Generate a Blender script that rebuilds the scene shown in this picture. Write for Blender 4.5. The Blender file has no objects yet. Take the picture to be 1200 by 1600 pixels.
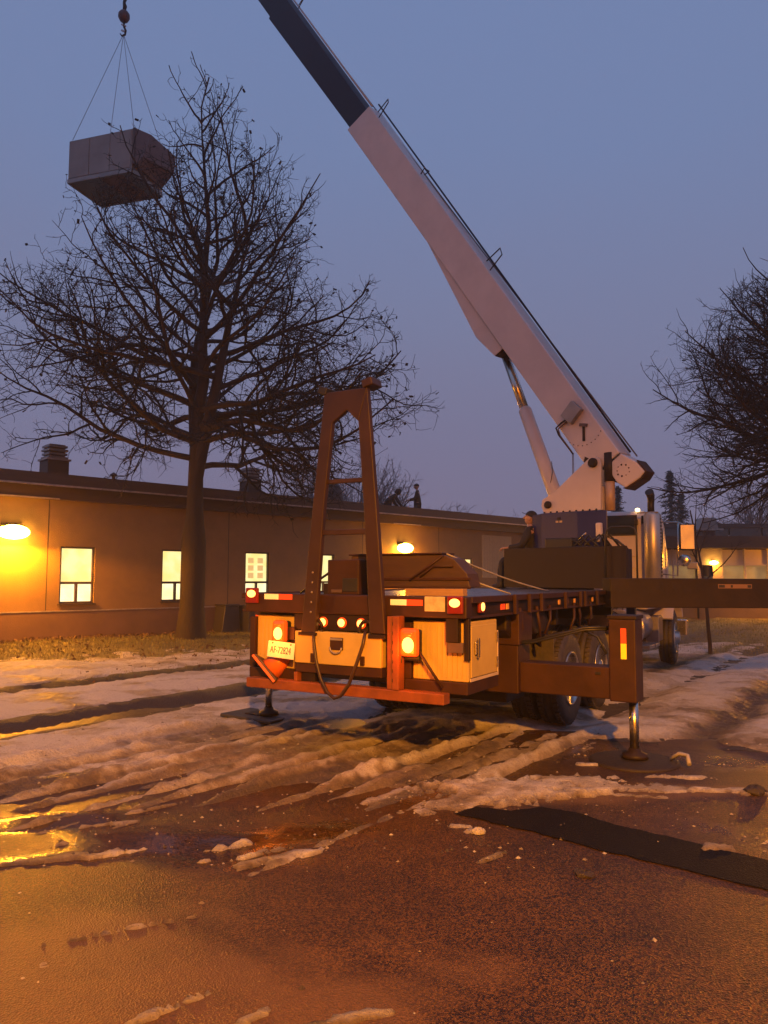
import bpy, bmesh, math, random
import numpy as np
from mathutils import Vector, Matrix
rnd = random.Random(7)
rad = math.radians
scn = bpy.context.scene
C = scn.collection

# ------------------------------------------------------------------ camera
cam_d = bpy.data.cameras.new('camera')
cam = bpy.data.objects.new('camera', cam_d); C.objects.link(cam)
cam_d.sensor_fit = 'HORIZONTAL'; cam_d.sensor_width = 36.0; cam_d.lens = 36.3
cam_d.clip_start = 0.05; cam_d.clip_end = 2000
cam.location = (0, 0, 1.65)
cam.rotation_euler = (rad(90 + 4.96), 0, 0)
scn.camera = cam

# ------------------------------------------------------------------ world: dusk, overcast
world = bpy.data.worlds.new('World'); scn.world = world; world.use_nodes = True
wt = world.node_tree; wt.nodes.clear()
wo = wt.nodes.new('ShaderNodeOutputWorld')
bg = wt.nodes.new('ShaderNodeBackground'); bg.inputs[1].default_value = 1.0
sky = wt.nodes.new('ShaderNodeTexSky'); sky.sky_type = 'NISHITA'; sky.sun_disc = False
sky.sun_elevation = rad(-3.0); sky.sun_rotation = rad(200); sky.air_density = 2.0; sky.dust_density = 3.0
tcw = wt.nodes.new('ShaderNodeTexCoord'); sx = wt.nodes.new('ShaderNodeSeparateXYZ')
wt.links.new(tcw.outputs['Generated'], sx.inputs[0])
rp = wt.nodes.new('ShaderNodeValToRGB')
nzw = wt.nodes.new('ShaderNodeTexNoise'); nzw.inputs['Scale'].default_value = 2.2; nzw.inputs['Detail'].default_value = 3
wt.links.new(tcw.outputs['Generated'], nzw.inputs[0])
mad = wt.nodes.new('ShaderNodeMath'); mad.operation = 'MULTIPLY_ADD'; mad.inputs[1].default_value = 0.16
wt.links.new(nzw.outputs[0], mad.inputs[0]); wt.links.new(sx.outputs[2], mad.inputs[2])
sub = wt.nodes.new('ShaderNodeMath'); sub.operation = 'SUBTRACT'; sub.inputs[1].default_value = 0.08
wt.links.new(mad.outputs[0], sub.inputs[0]); wt.links.new(sub.outputs[0], rp.inputs[0])
els = rp.color_ramp.elements
els[0].position = 0.0; els[0].color = (0.200, 0.168, 0.255, 1)
els[1].position = 1.0; els[1].color = (0.150, 0.235, 0.465, 1)
for p_, c_ in ((0.12, (0.198, 0.182, 0.292, 1)), (0.30, (0.186, 0.208, 0.348, 1)), (0.5, (0.165, 0.225, 0.410, 1))):
    e_ = els.new(p_); e_.color = c_
mulw = wt.nodes.new('ShaderNodeMix'); mulw.data_type = 'RGBA'; mulw.blend_type = 'ADD'; mulw.inputs[0].default_value = 0.08
wt.links.new(rp.outputs[0], mulw.inputs[6]); wt.links.new(sky.outputs[0], mulw.inputs[7])
wt.links.new(mulw.outputs[2], bg.inputs[0]); wt.links.new(bg.outputs[0], wo.inputs[0])

scn.view_settings.view_transform = 'Standard'; scn.view_settings.look = 'None'
scn.view_settings.exposure = 0.0; scn.view_settings.gamma = 1.0
scn.view_settings.use_curve_mapping = False
cy = scn.cycles
cy.use_denoising = True
try:
    cy.denoiser = 'OPENIMAGEDENOISE'; cy.denoising_input_passes = 'RGB_ALBEDO_NORMAL'
except Exception: pass
cy.max_bounces = 5; cy.diffuse_bounces = 2; cy.glossy_bounces = 3; cy.transmission_bounces = 2
cy.volume_bounces = 1; cy.sample_clamp_indirect = 4.0; cy.caustics_reflective = False; cy.caustics_refractive = False
SODIUM = (1.0, 0.335, 0.012)

# ------------------------------------------------------------------ materials
MATS = {}
def mat(name, col, rough=0.6, metal=0.0, var=0.25, scale=6.0, bump=0.0, bscale=None, emit=None, est=0.0,
        col2=None, spec=0.5, coat=0.0, aniso=None):
    if name in MATS: return MATS[name]
    m = bpy.data.materials.new(name); m.use_nodes = True; nt = m.node_tree
    b = nt.nodes['Principled BSDF']
    b.inputs['Roughness'].default_value = rough; b.inputs['Metallic'].default_value = metal
    b.inputs['Specular IOR Level'].default_value = spec
    b.inputs['Coat Weight'].default_value = coat
    tc = nt.nodes.new('ShaderNodeTexCoord'); mp = nt.nodes.new('ShaderNodeMapping')
    nt.links.new(tc.outputs['Object'], mp.inputs[0])
    if aniso: mp.inputs['Scale'].default_value = aniso
    n = nt.nodes.new('ShaderNodeTexNoise'); n.inputs['Scale'].default_value = scale
    n.inputs['Detail'].default_value = 6; n.inputs['Roughness'].default_value = 0.65
    nt.links.new(mp.outputs[0], n.inputs[0])
    r = nt.nodes.new('ShaderNodeValToRGB')
    r.color_ramp.elements[0].position = 0.3; r.color_ramp.elements[1].position = 0.72
    c2 = col2 if col2 else tuple(c * (1 - var) for c in col)
    r.color_ramp.elements[0].color = (*c2, 1); r.color_ramp.elements[1].color = (*col, 1)
    nt.links.new(n.outputs[0], r.inputs[0]); nt.links.new(r.outputs[0], b.inputs['Base Color'])
    rm = nt.nodes.new('ShaderNodeMapRange'); rm.inputs['To Min'].default_value = max(0.03, rough - 0.1)
    rm.inputs['To Max'].default_value = min(1, rough + 0.12)
    nt.links.new(n.outputs[0], rm.inputs[0]); nt.links.new(rm.outputs[0], b.inputs['Roughness'])
    if bump:
        n2 = nt.nodes.new('ShaderNodeTexNoise'); n2.inputs['Scale'].default_value = bscale or scale * 4
        n2.inputs['Detail'].default_value = 5
        nt.links.new(mp.outputs[0], n2.inputs[0])
        bm_ = nt.nodes.new('ShaderNodeBump'); bm_.inputs['Strength'].default_value = bump
        bm_.inputs['Distance'].default_value = 0.02
        nt.links.new(n2.outputs[0], bm_.inputs['Height']); nt.links.new(bm_.outputs[0], b.inputs['Normal'])
    if emit:
        b.inputs['Emission Color'].default_value = (*emit, 1); b.inputs['Emission Strength'].default_value = est
    MATS[name] = m
    return m

white_paint = mat('white_paint', (0.60, 0.52, 0.50), 0.42, var=0.16, scale=2.2, coat=0.2)
white_box = mat('amber_lit_box_paint', (0.50, 0.36, 0.12), 0.5, var=0.22, scale=3, bump=0.08, spec=.3)  # white boxes, with the amber of the sodium lamps put into the colour
blue_paint = mat('blue_paint', (0.020, 0.026, 0.13), 0.4, var=0.3, scale=3)
navy_paint = mat('navy_paint', (0.004, 0.010, 0.034), 0.5, var=0.2, scale=2, spec=.25)
skirt_paint = mat('skirt_paint', (0.018, 0.011, 0.009), 0.5, var=0.25, scale=2, spec=.3)
dark_steel = mat('dark_steel', (0.024, 0.013, 0.009), 0.55, var=0.5, scale=5, bump=0.15, spec=.28)
brown_steel = mat('rusty_dark_paint', (0.046, 0.018, 0.009), 0.55, var=0.5, scale=4, bump=0.15, spec=.3)
frame_paint = mat('boom_rest_paint', (0.042, 0.021, 0.013), 0.42, var=0.4, scale=3, bump=0.1, spec=.4)
deck_metal = mat('wet_deck_metal', (0.10, 0.10, 0.11), 0.28, metal=0.3, var=0.4, scale=4, bump=0.1)
red_paint = mat('orange_red_paint', (0.24, 0.066, 0.012), 0.55, var=0.5, scale=6, bump=0.1)
rubber = mat('tyre_rubber', (0.022, 0.020, 0.019), 0.6, var=0.4, scale=12, bump=0.3, col2=(0.05, 0.038, 0.03))
chrome = mat('polished_metal', (0.62, 0.58, 0.53), 0.24, metal=1.0, var=0.15, scale=8)
alloy = mat('alloy_rim', (0.66, 0.62, 0.58), 0.38, metal=1.0, var=0.35, scale=9)
black_part = mat('black_part', (0.018, 0.017, 0.018), 0.5, var=0.4)
reflect_red = mat('reflective_red', (0.75, 0.09, 0.03), 0.3, var=0.1, scale=60, emit=(1, .10, .02), est=0.16)  # emission stands in for lamp light thrown back by the tape
reflect_white = mat('reflective_white', (0.85, 0.8, 0.6), 0.3, var=0.1, scale=60, emit=(1, .68, .22), est=0.30)  # shine of the white tape put in as emission
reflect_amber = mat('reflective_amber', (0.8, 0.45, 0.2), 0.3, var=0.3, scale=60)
reflect_yellow = mat('reflective_yellow', (0.85, 0.55, 0.03), 0.3, var=0.1, scale=60, emit=(1, .55, .01), est=0.5)  # light returned by the tape painted as a yellow glow
lens_on = mat('lit_lamp_lens', (0.8, 0.3, 0.05), 0.3, var=0.0, emit=(1.0, 0.40, 0.07), est=5.0)
lens_mid = mat('amber_red_lens', (0.7, 0.09, 0.02), 0.2, var=0.1, emit=(1.0, 0.09, 0.005), est=0.6)
lens_red = mat('red_lens', (0.16, 0.012, 0.006), 0.3, var=0.1, emit=(1.0, 0.04, 0.005), est=0.06)
glass_dark = mat('dark_glass', (0.03, 0.04, 0.045), 0.08, var=0.3, scale=2, spec=0.8)
rope_m = mat('wire_rope', (0.16, 0.15, 0.16), 0.4, metal=0.4)
strap_m = mat('webbing_strap', (0.30, 0.28, 0.29), 0.6)
galv = mat('galvanised_sheet', (0.33, 0.30, 0.29), 0.4, metal=0.35, var=0.35, scale=1.8, bump=0.05)
galv_dark = mat('dark_sheet', (0.13, 0.085, 0.08), 0.5, metal=0.2, var=0.35, scale=3)
wood_brown = mat('weathered_plywood', (0.058, 0.028, 0.014), 0.6, var=0.45, scale=4, bump=0.1, aniso=(1, 1, 6))

# ------------------------------------------------------------------ mesh builder
class MB:
    def __init__(s, M=None): s.v = []; s.f = []; s.M = M; s.sm = []
    def add(s, vs, fs, smooth=False):
        o = len(s.v)
        s.v += [tuple(s.M @ Vector(v)) for v in vs] if s.M else [tuple(v) for v in vs]
        s.f += [tuple(i + o for i in f) for f in fs]; s.sm += [smooth] * len(fs); return s
    def box(s, x0, x1, y0, y1, z0, z1):
        v = [(x, y, z) for z in (z0, z1) for y in (y0, y1) for x in (x0, x1)]
        return s.add(v, [(0, 2, 3, 1), (4, 5, 7, 6), (0, 1, 5, 4), (2, 6, 7, 3), (0, 4, 6, 2), (1, 3, 7, 5)])
    def prism(s, poly, lo, hi, axes='xz'):
        # poly in two axes, extruded along the third from lo to hi
        def mk(p, q):
            if axes == 'xz': return (p[0], q, p[1])
            if axes == 'yz': return (q, p[0], p[1])
            return (p[0], p[1], q)
        n = len(poly)
        v = [mk(p, lo) for p in poly] + [mk(p, hi) for p in poly]
        f = [tuple(range(n - 1, -1, -1)), tuple(range(n, 2 * n))] + [(i, (i + 1) % n, n + (i + 1) % n, n + i) for i in range(n)]
        return s.add(v, f)
    def tube(s, pts, r, sides=8, cap=True):
        pts = [Vector(p) for p in pts]; n = len(pts)
        rs = r if isinstance(r, (list, tuple)) else [r] * n
        o = []
        up = None
        for i, p in enumerate(pts):
            t = (pts[min(i + 1, n - 1)] - pts[max(i - 1, 0)]).normalized()
            if up is None:
                up = Vector((0, 0, 1)) if abs(t.z) < 0.9 else Vector((1, 0, 0))
            a = t.cross(up).normalized(); b = a.cross(t).normalized(); up = b
            for k in range(sides):
                an = 2 * math.pi * k / sides
                o.append(p + (a * math.cos(an) + b * math.sin(an)) * rs[i])
        f = []
        for i in range(n - 1):
            for k in range(sides):
                k2 = (k + 1) % sides
                f.append((i * sides + k, i * sides + k2, (i + 1) * sides + k2, (i + 1) * sides + k))
        s.add(o, f, True)
        if cap:
            o2 = len(s.v) - len(o)
            s.f.append(tuple(o2 + k for k in range(sides - 1, -1, -1))); s.sm.append(False)
            s.f.append(tuple(o2 + (n - 1) * sides + k for k in range(sides))); s.sm.append(False)
        return s
    def lathe(s, c, axis, prof, sides=24, smooth=True):
        # prof: list of (distance along axis, radius)
        ax = Vector(axis).normalized(); c = Vector(c)
        u = ax.orthogonal().normalized(); w = ax.cross(u)
        v = []; f = []
        for (h, r) in prof:
            for k in range(sides):
                an = 2 * math.pi * k / sides
                v.append(c + ax * h + (u * math.cos(an) + w * math.sin(an)) * max(r, 1e-4))
        for i in range(len(prof) - 1):
            for k in range(sides):
                k2 = (k + 1) % sides
                f.append((i * sides + k, i * sides + k2, (i + 1) * sides + k2, (i + 1) * sides + k))
        f.append(tuple(range(sides - 1, -1, -1))); f.append(tuple((len(prof) - 1) * sides + k for k in range(sides)))
        return s.add(v, f, smooth)
    def ball(s, c, rx, ry=None, rz=None, seg=12, rings=8):
        ry = ry or rx; rz = rz or rx; v = []; f = []
        for i in range(rings + 1):
            th = math.pi * i / rings
            for k in range(seg):
                a = 2 * math.pi * k / seg
                v.append((c[0] + rx * math.sin(th) * math.cos(a), c[1] + ry * math.sin(th) * math.sin(a), c[2] + rz * math.cos(th)))
        for i in range(rings):
            for k in range(seg):
                k2 = (k + 1) % seg
                f.append((i * seg + k, (i + 1) * seg + k, (i + 1) * seg + k2, i * seg + k2))
        return s.add(v, f, True)

def obj(name, mb, m, parent=None, bevel=0.0, label=None):
    me = bpy.data.meshes.new(name); me.from_pydata(mb.v, [], mb.f); me.materials.append(m)
    me.polygons.foreach_set('use_smooth', mb.sm)
    bm_ = bmesh.new(); bm_.from_mesh(me); bmesh.ops.recalc_face_normals(bm_, faces=bm_.faces); bm_.to_mesh(me); bm_.free()
    o = bpy.data.objects.new(name, me); C.objects.link(o)
    if parent: o.parent = parent
    if label: o['label'] = label
    if bevel:
        b = o.modifiers.new('bevel', 'BEVEL'); b.width = bevel; b.segments = 2; b.limit_method = 'ANGLE'; b.angle_limit = rad(40)
        b.harden_normals = False
    return o
def thing(name, label, cat, loc=(0, 0, 0), rz=0, group=None):
    o = bpy.data.objects.new(name, None); C.objects.link(o); o.location = loc; o.rotation_euler = (0, 0, rz)
    o.empty_display_size = 0.2
    o['label'] = label; o['category'] = cat
    if group: o['group'] = group
    return o
def tag(o, label, cat, group=None):
    o['label'] = label; o['category'] = cat
    if group: o['group'] = group
    return o
def np_mesh(name, verts, faces, m, smooth=True):
    verts = np.asarray(verts, dtype=np.float32); faces = np.asarray(faces, dtype=np.int32)
    me = bpy.data.meshes.new(name); nv, nf, k = len(verts), len(faces), faces.shape[1]
    me.vertices.add(nv); me.vertices.foreach_set('co', verts.ravel())
    me.loops.add(nf * k); me.loops.foreach_set('vertex_index', faces.ravel())
    me.polygons.add(nf); me.polygons.foreach_set('loop_start', np.arange(nf, dtype=np.int32) * k)
    me.polygons.foreach_set('use_smooth', np.full(nf, smooth))
    me.update(calc_edges=True); me.materials.append(m)
    o = bpy.data.objects.new(name, me); C.objects.link(o)
    return o
def attr(o, name, vals):
    a = o.data.attributes.new(name, 'FLOAT', 'POINT'); a.data.foreach_set('value', np.asarray(vals, dtype=np.float32).ravel())
def text(name, s, size, m, parent, M, depth=0.001, label=None):
    cu = bpy.data.curves.new(name, 'FONT'); cu.body = s; cu.size = size; cu.extrude = depth; cu.align_x = 'CENTER'; cu.align_y = 'CENTER'
    o = bpy.data.objects.new(name, cu); C.objects.link(o)
    dg = bpy.context.evaluated_depsgraph_get(); me = bpy.data.meshes.new_from_object(o.evaluated_get(dg))
    C.objects.unlink(o); bpy.data.objects.remove(o)
    o2 = bpy.data.objects.new(name, me); me.materials.clear(); me.materials.append(m); C.objects.link(o2)
    o2.parent = parent; o2.matrix_local = M
    if label: o2['label'] = label
    return o2

# ------------------------------------------------------------------ noise (numpy)
def _h(ix, iy, s):
    n = (ix.astype(np.int64) * 374761393 + iy.astype(np.int64) * 668265263 + s * 974634777) & 0xffffffff
    n = ((n ^ (n >> 13)) * 1274126177) & 0xffffffff
    return ((n ^ (n >> 16)) & 0xffff) / 65535.0
def vn(x, y, s=0):
    ix = np.floor(x); iy = np.floor(y); fx = x - ix; fy = y - iy
    fx = fx * fx * (3 - 2 * fx); fy = fy * fy * (3 - 2 * fy)
    a = _h(ix, iy, s); b = _h(ix + 1, iy, s); c = _h(ix, iy + 1, s); d = _h(ix + 1, iy + 1, s)
    return a + (b - a) * fx + (c - a) * fy + (a - b - c + d) * fx * fy
def fbm(x, y, s=0, o=4):
    t = 0; a = 0.5; n = 0
    for i in range(o):
        t = t + a * vn(x, y, s + i * 17); n += a; a *= 0.5; x = x * 2.03 + 5.1; y = y * 2.03 + 1.7
    return t / n
def sst(a, b, x):
    t = np.clip((x - a) / (b - a), 0, 1); return t * t * (3 - 2 * t)

# ------------------------------------------------------------------ ground functions
P0 = np.array([-8.79, 17.94]); WD = np.array([.7071, .7071]); WN = np.array([.7071, -.7071])   # facade start, direction, outward normal
def edge(X, Y): return (X - 3.72) * .318 + (Y - 7.68) * .948 + 2.1 * sst(-2.2, -4.2, X + .25 * (Y - 8)) + 0.10 * (fbm(X * 1.3, Y * 1.3, 91, 3) - .5)
def walld(X, Y): return (X - P0[0]) * WN[0] + (Y - P0[1]) * WN[1]
def qs(X, Y): return .809 * X - .588 * Y, .588 * X + .809 * Y
def g(x, x0, w): return np.exp(-((x - x0) / w) ** 2)
def lawn_h(X, Y):
    e = edge(X, Y); q, s = qs(X, Y)
    w = walld(X, Y)
    h = 0.008 + 0.16 * sst(6.0, 0.5, w) * sst(-30, 4, q * 0 + 1) * (q < 9)
    h = h + 0.10 * (fbm(X * .5, Y * .5, 5, 3) - .5) * sst(0, 3, e) + 0.02 * (fbm(X * 3, Y * 3, 6, 4) - .5)
    wob = 0.12 * (fbm(s * .6, q * .2, 31, 3) - .5)
    ch = 0.6 + 0.8 * fbm(X * 5, Y * 5, 44, 3)
    for q0, wd, dp in ((-8.45, .27, .13), (-11.25, .25, .12), (-3.62, .26, .05), (-5.82, .26, .05), (-2.2, .22, .04)):
        h = h - dp * g(q + wob * 2, q0, wd) * ch + 0.05 * (g(q + wob * 2, q0 - 1.7 * wd, wd * .6) + g(q + wob * 2, q0 + 1.7 * wd, wd * .6)) * (fbm(X * 7, Y * 7, 45, 3)) * (dp > .06)
    return h * sst(-0.3, 0.3, e)
def px2g(x, y):
    a = (x - 600) / 1210.; t = math.atan(105 / 1210.); b = (800 - y) / 1210.
    r = (a, math.cos(t) - b * math.sin(t), math.sin(t) + b * math.cos(t)); k = -1.65 / r[2]
    return r[0] * k, r[1] * k
def snow_fields(X, Y):
    e = edge(X, Y); q, s = qs(X, Y); w = walld(X, Y)
    qc = q + 0.16 * (fbm(s * .5, q * .3, 31, 3) - .5) * 2
    fine = fbm(X * 9, Y * 9, 11, 4); mid = fbm(X * 2.1, Y * 2.1, 12, 4); big = fbm(X * .55, Y * .55, 13, 3)
    streak = fbm(qc * 3.2, s * .55, 14, 4); streak2 = fbm(qc * 7.5, s * 1.1, 15, 3)
    # lawn snow
    bare = sst(4.6, 2.2, w + 2.4 * (mid - .5)) * (q < 7)
    far = sst(16.5, 20.5, Y + 5 * (fbm(X * .25, Y * 1.1, 16, 3) - .5))
    lawn = 0.055 + 0.07 * (mid - .5) + 0.03 * (fine - .5) - 0.14 * bare - 0.085 * far + 0.05 * (big - .5)
    lawn = lawn + 0.035 * (streak - .5)
    # yard slush with ridges thrown up along the wheel tracks
    ridge = 1 - np.abs(2 * streak - 1); ridge = ridge ** 3
    per = (np.abs(np.sin(qc * 5.6 + 1.1 * np.sin(s * .35))) ** 3)
    lay = 0.012 + 0.055 * (streak - .46) + 0.05 * (mid - .5) + 0.045 * (fine - .5) + 0.05 * (streak2 - .5)
    open_ = sst(-6.75, -6.35, q + .3 * (mid - .5))
    yard = lay * (1 - open_) + open_ * (.014 + .10 * (streak2 - .5) + .04 * (mid - .5) + .035 * (fine - .5))
    RQ = (-2.95, -3.18, -3.47, -3.82, -4.08, -4.52, -4.86, -5.12, -5.46, -5.74, -6.05, -6.32, -6.78, -7.2, -7.75)
    rg = 0
    for i_, q0 in enumerate(RQ):
        wv = .20 * (fbm(s * .35, s * 0 + i_ * 3.7, 61, 2) - .5) + .035 * (fbm(s * 5, q * 2, 62, 3) - .5)
        am = sst(.28, .58, fbm(s * .8, s * 0 + i_ * 9.1, 63, 3)); wd = .055 + .035 * fbm(s * 2, s * 0 + i_ * 5.3, 64, 2)
        rg = np.maximum(rg, (.040 + .045 * ((i_ * 37) % 10) / 10) * am * (.5 + .5 * fine + .6 * fbm(q * 16, s * 3.0, 65, 3)) * np.exp(-np.abs((q - q0 + wv) / wd) ** 2.6))
    yard = yard + rg * sst(-8.2, -7.6, q)
    front = sst(5.2, 6.5, Y + 1.2 * (fbm(q * .9, s * .5, 17, 3) - .5) + 0.25 * (streak2 - .5) - 0.30 * sst(-5.5, -3.0, q))
    rb = sst(-2.7, -3.4, q + .5 * (mid - .5))
    yard = yard - 0.085 * (1 - front) - 0.085 * (1 - rb)
    left = sst(-6.2, -7.0, q); yard = yard + 0.035 * left * front
    ein = sst(-0.25, 0.35, e + .5 * (mid - .5) + 1.2 * sst(-6.0, -7.6, q))
    d = np.maximum(yard * (1 - ein) + lawn * ein, -.035)
    chunk = fbm(X * 13, Y * 13, 71, 4) - .5; d = d + .014 * chunk + .012 * (fbm(X * 30, Y * 30, 72, 2) - .5)
    # hand placed lumps and left over patches (ground plan positions)
    def blob(px, py, rx, ry, h, an=0.0):
        x0, y0 = px2g(px, py); ca, sa = math.cos(an), math.sin(an)
        u = (X - x0) * ca + (Y - y0) * sa; v_ = -(X - x0) * sa + (Y - y0) * ca
        r = np.sqrt((u / rx) ** 2 + (v_ / ry) ** 2) + 1.3 * (fbm(u * 3.5, v_ * 9, int(px), 5) - .5) + 1.5 * (fbm(X * 17, Y * 17, int(px) + 3, 3) - .5)
        return (.047 + .7 * max(0, h - .10) * (.3 + 1.1 * fine) + .010 * (fine - .5)) * sst(1.2, 0.6, r)
    B = 0
    for a in ((805, 1238, .62, .30, .150, .1), (700, 1258, .40, .16, .115, .5), (905, 1222, .35, .2, .12, 0), (1128, 1326, .13, .06, .115, -.1), (738, 1300, .09, .045, .112, 0),
              (360, 1324, .16, .05, .125, .5), (445, 1340, .32, .05, .118, .55), (1130, 1236, .3, .07, .118, 0), (990, 1232, .5, .14, .105, 0),
              (270, 1575, .17, .022, .11, .75), (330, 1345, .10, .03, .11, .4), (410, 1352, .20, .018, .11, .6), (395, 1338, .25, .02, .11, .6), (180, 1335, .3, .04, .11, .5), (190, 1455, .3, .02, .11, .45), (400, 1590, .12, .018, .11, .8), (700, 1330, .14, .015, .11, .8), (1060, 1215, .30, .06, .11, -.1), (1180, 1240, .15, .06, .115, 0), (930, 1195, .25, .06, .11, 0), (1000, 1245, .25, .03, .11, -.2), (720, 1292, .10, .03, .11, 0), (880, 1290, .05, .02, .11, .7), (770, 1340, .22, .02, .11, .75), (160, 1290, .2, .03, .11, .4), (260, 1260, .4, .03, .11, .75), (560, 1215, .55, .08, .112, .9), (610, 1242, .35, .05, .11, .9), 
              (560, 1592, .25, .04, .108, .4), (250, 1190, .6, .2, .05, .8), (100, 1340, .4, .06, .106, .4), (120, 1210, .5, .16, .05, .8), (560, 1130, .6, .2, .03, .8)):
        B = np.maximum(B, blob(*a))
    d = np.maximum(d, B - .035)
    # wheel cuts
    wob = 0.12 * (fbm(s * .6, q * .2, 31, 3) - .5); qq = q + wob * 2
    cut = 0.22 * g(qq, -8.45, .43) * (s > 0) + 0.18 * g(qq, -11.25, .38)
    treads = (0.5 + 0.5 * np.sign(np.sin(s * 38 + 1.5 * np.abs(((qq + 2.2) * 6) % 2 - 1))))
    cut = cut + (0.030 + 0.012 * treads) * g(qq, -2.2, .22) * (e > 0)
    cut = cut + (0.055 + 0.014 * treads) * (g(qq, -4.3, .16) + g(qq, -6.5, .16)) * (s > 14.5)
    cut = cut + 0.05 * (g(qq, -3.62, .28) + g(qq, -5.82, .28)) * (Y > 8)
    d = d - cut
    dirt = ((0.26 + .22 * sst(7.2, 5.6, Y)) * (0.4 + 1.2 * streak2) + .15 * open_) * (1 - ein) + 0.18 * (mid > .55)
    dirt = dirt - 0.35 * left * (1 - ein)
    dirt = dirt + 0.75 * g(qq, -2.2, .25) * (e > -.3) + .5 * (g(qq, -8.45, .36) + g(qq, -11.25, .32)) + .5 * (g(qq, -4.3, .2)) * (s > 14)
    dirt = dirt - .25 * sst(.02, .06, rg) * (1 - ein)
    dirt = dirt - 2.2 * np.minimum(B, .12) / .12 * (B > .02) * 0.35
    dirt = dirt + 0.3 * ein * sst(.5, .75, fbm(X * 1.3, Y * 2.6, 77, 4))
    return d, np.clip(dirt, 0, 1)

# ------------------------------------------------------------------ ground materials
def ground_mats():
    # asphalt
    m = bpy.data.materials.new('asphalt'); m.use_nodes = True; nt = m.node_tree; b = nt.nodes['Principled BSDF']
    N = nt.nodes.new; L = nt.links.new
    tc = N('ShaderNodeTexCoord')
    n1 = N('ShaderNodeTexNoise'); n1.inputs['Scale'].default_value = 165; n1.inputs['Detail'].default_value = 2; L(tc.outputs['Object'], n1.inputs[0])
    v1 = N('ShaderNodeTexVoronoi'); v1.inputs['Scale'].default_value = 115; L(tc.outputs['Object'], v1.inputs[0])
    n2 = N('ShaderNodeTexNoise'); n2.inputs['Scale'].default_value = 1.3; n2.inputs['Detail'].default_value = 7; n2.inputs['Roughness'].default_value = .7; L(tc.outputs['Object'], n2.inputs[0])
    r1 = N('ShaderNodeValToRGB'); r1.color_ramp.elements[0].color = (0.010, 0.0046, 0.0008, 1); r1.color_ramp.elements[1].color = (0.098, 0.047, 0.009, 1)
    r1.color_ramp.elements[0].position = .35; r1.color_ramp.elements[1].position = .75
    L(v1.outputs['Color'], r1.inputs[0])
    sp = N('ShaderNodeMapRange'); sp.inputs['From Min'].default_value = .60; sp.inputs['From Max'].default_value = .70; sp.inputs['To Max'].default_value = .55; L(n1.outputs[0], sp.inputs[0])
    ms = N('ShaderNodeMix'); ms.data_type = 'RGBA'; L(sp.outputs[0], ms.inputs[0]); L(r1.outputs[0], ms.inputs[6]); ms.inputs[7].default_value = (.30, .18, .07, 1)
    r2 = N('ShaderNodeValToRGB'); r2.color_ramp.elements[0].color = (.45, .45, .45, 1); r2.color_ramp.elements[1].color = (1.35, 1.3, 1.25, 1)
    r2.color_ramp.elements[0].position = .3; r2.color_ramp.elements[1].position = .7
    L(n2.outputs[0], r2.inputs[0])
    mx = N('ShaderNodeMix'); mx.data_type = 'RGBA'; mx.blend_type = 'MULTIPLY'; mx.inputs[0].default_value = 1; L(ms.outputs[2], mx.inputs[6]); L(r2.outputs[0], mx.inputs[7])
    # thin frost / salt film
    n3 = N('ShaderNodeTexNoise'); n3.inputs['Scale'].default_value = 1.0; n3.inputs['Detail'].default_value = 8; n3.inputs['Roughness'].default_value = .62
    mp = N('ShaderNodeMapping'); mp.inputs['Rotation'].default_value = (0, 0, rad(-38)); mp.inputs['Scale'].default_value = (.5, 2.6, 1); mp.vector_type = 'TEXTURE'
    mp.inputs['Scale'].default_value = (2.6, .6, 1)
    L(tc.outputs['Object'], mp.inputs[0]); L(mp.outputs[0], n3.inputs[0])
    af = N('ShaderNodeAttribute'); af.attribute_name = 'film'
    ff = N('ShaderNodeMath'); ff.operation = 'MULTIPLY_ADD'; ff.inputs[1].default_value = 1.0; L(n3.outputs[0], ff.inputs[0]); L(af.outputs['Fac'], ff.inputs[2])
    rf = N('ShaderNodeMapRange'); rf.inputs['From Min'].default_value = .86; rf.inputs['From Max'].default_value = 1.10; rf.inputs['To Max'].default_value = .55; L(ff.outputs[0], rf.inputs[0])
    mf = N('ShaderNodeMix'); mf.data_type = 'RGBA'; L(rf.outputs[0], mf.inputs[0]); L(mx.outputs[2], mf.inputs[6]); mf.inputs[7].default_value = (.15, .082, .030, 1)
    L(mf.outputs[2], b.inputs['Base Color'])
    aw = N('ShaderNodeAttribute'); aw.attribute_name = 'wet'
    wa = N('ShaderNodeMath'); wa.operation = 'MULTIPLY_ADD'; wa.inputs[1].default_value = .85; L(n2.outputs[0], wa.inputs[0]); L(aw.outputs['Fac'], wa.inputs[2])
    rw = N('ShaderNodeMapRange'); rw.inputs['From Min'].default_value = .58; rw.inputs['From Max'].default_value = 1.02; L(wa.outputs[0], rw.inputs[0])
    ro = N('ShaderNodeMapRange'); ro.inputs['To Min'].default_value = .42; ro.inputs['To Max'].default_value = .05; L(rw.outputs[0], ro.inputs[0]); L(ro.outputs[0], b.inputs['Roughness'])
    bs = N('ShaderNodeMapRange'); bs.inputs['To Min'].default_value = .45; bs.inputs['To Max'].default_value = .04; L(rw.outputs[0], bs.inputs[0])
    bu = N('ShaderNodeBump'); bu.inputs['Distance'].default_value = .010; L(bs.outputs[0], bu.inputs['Strength']); L(v1.outputs['Distance'], bu.inputs['Height'])
    n5 = N('ShaderNodeTexNoise'); n5.inputs['Scale'].default_value = 22; n5.inputs['Detail'].default_value = 4; L(tc.outputs['Object'], n5.inputs[0])
    b5 = N('ShaderNodeBump'); b5.inputs['Distance'].default_value = .0022; b5.inputs['Strength'].default_value = .04; L(n5.outputs[0], b5.inputs['Height']); L(bu.outputs[0], b5.inputs['Normal'])
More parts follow.
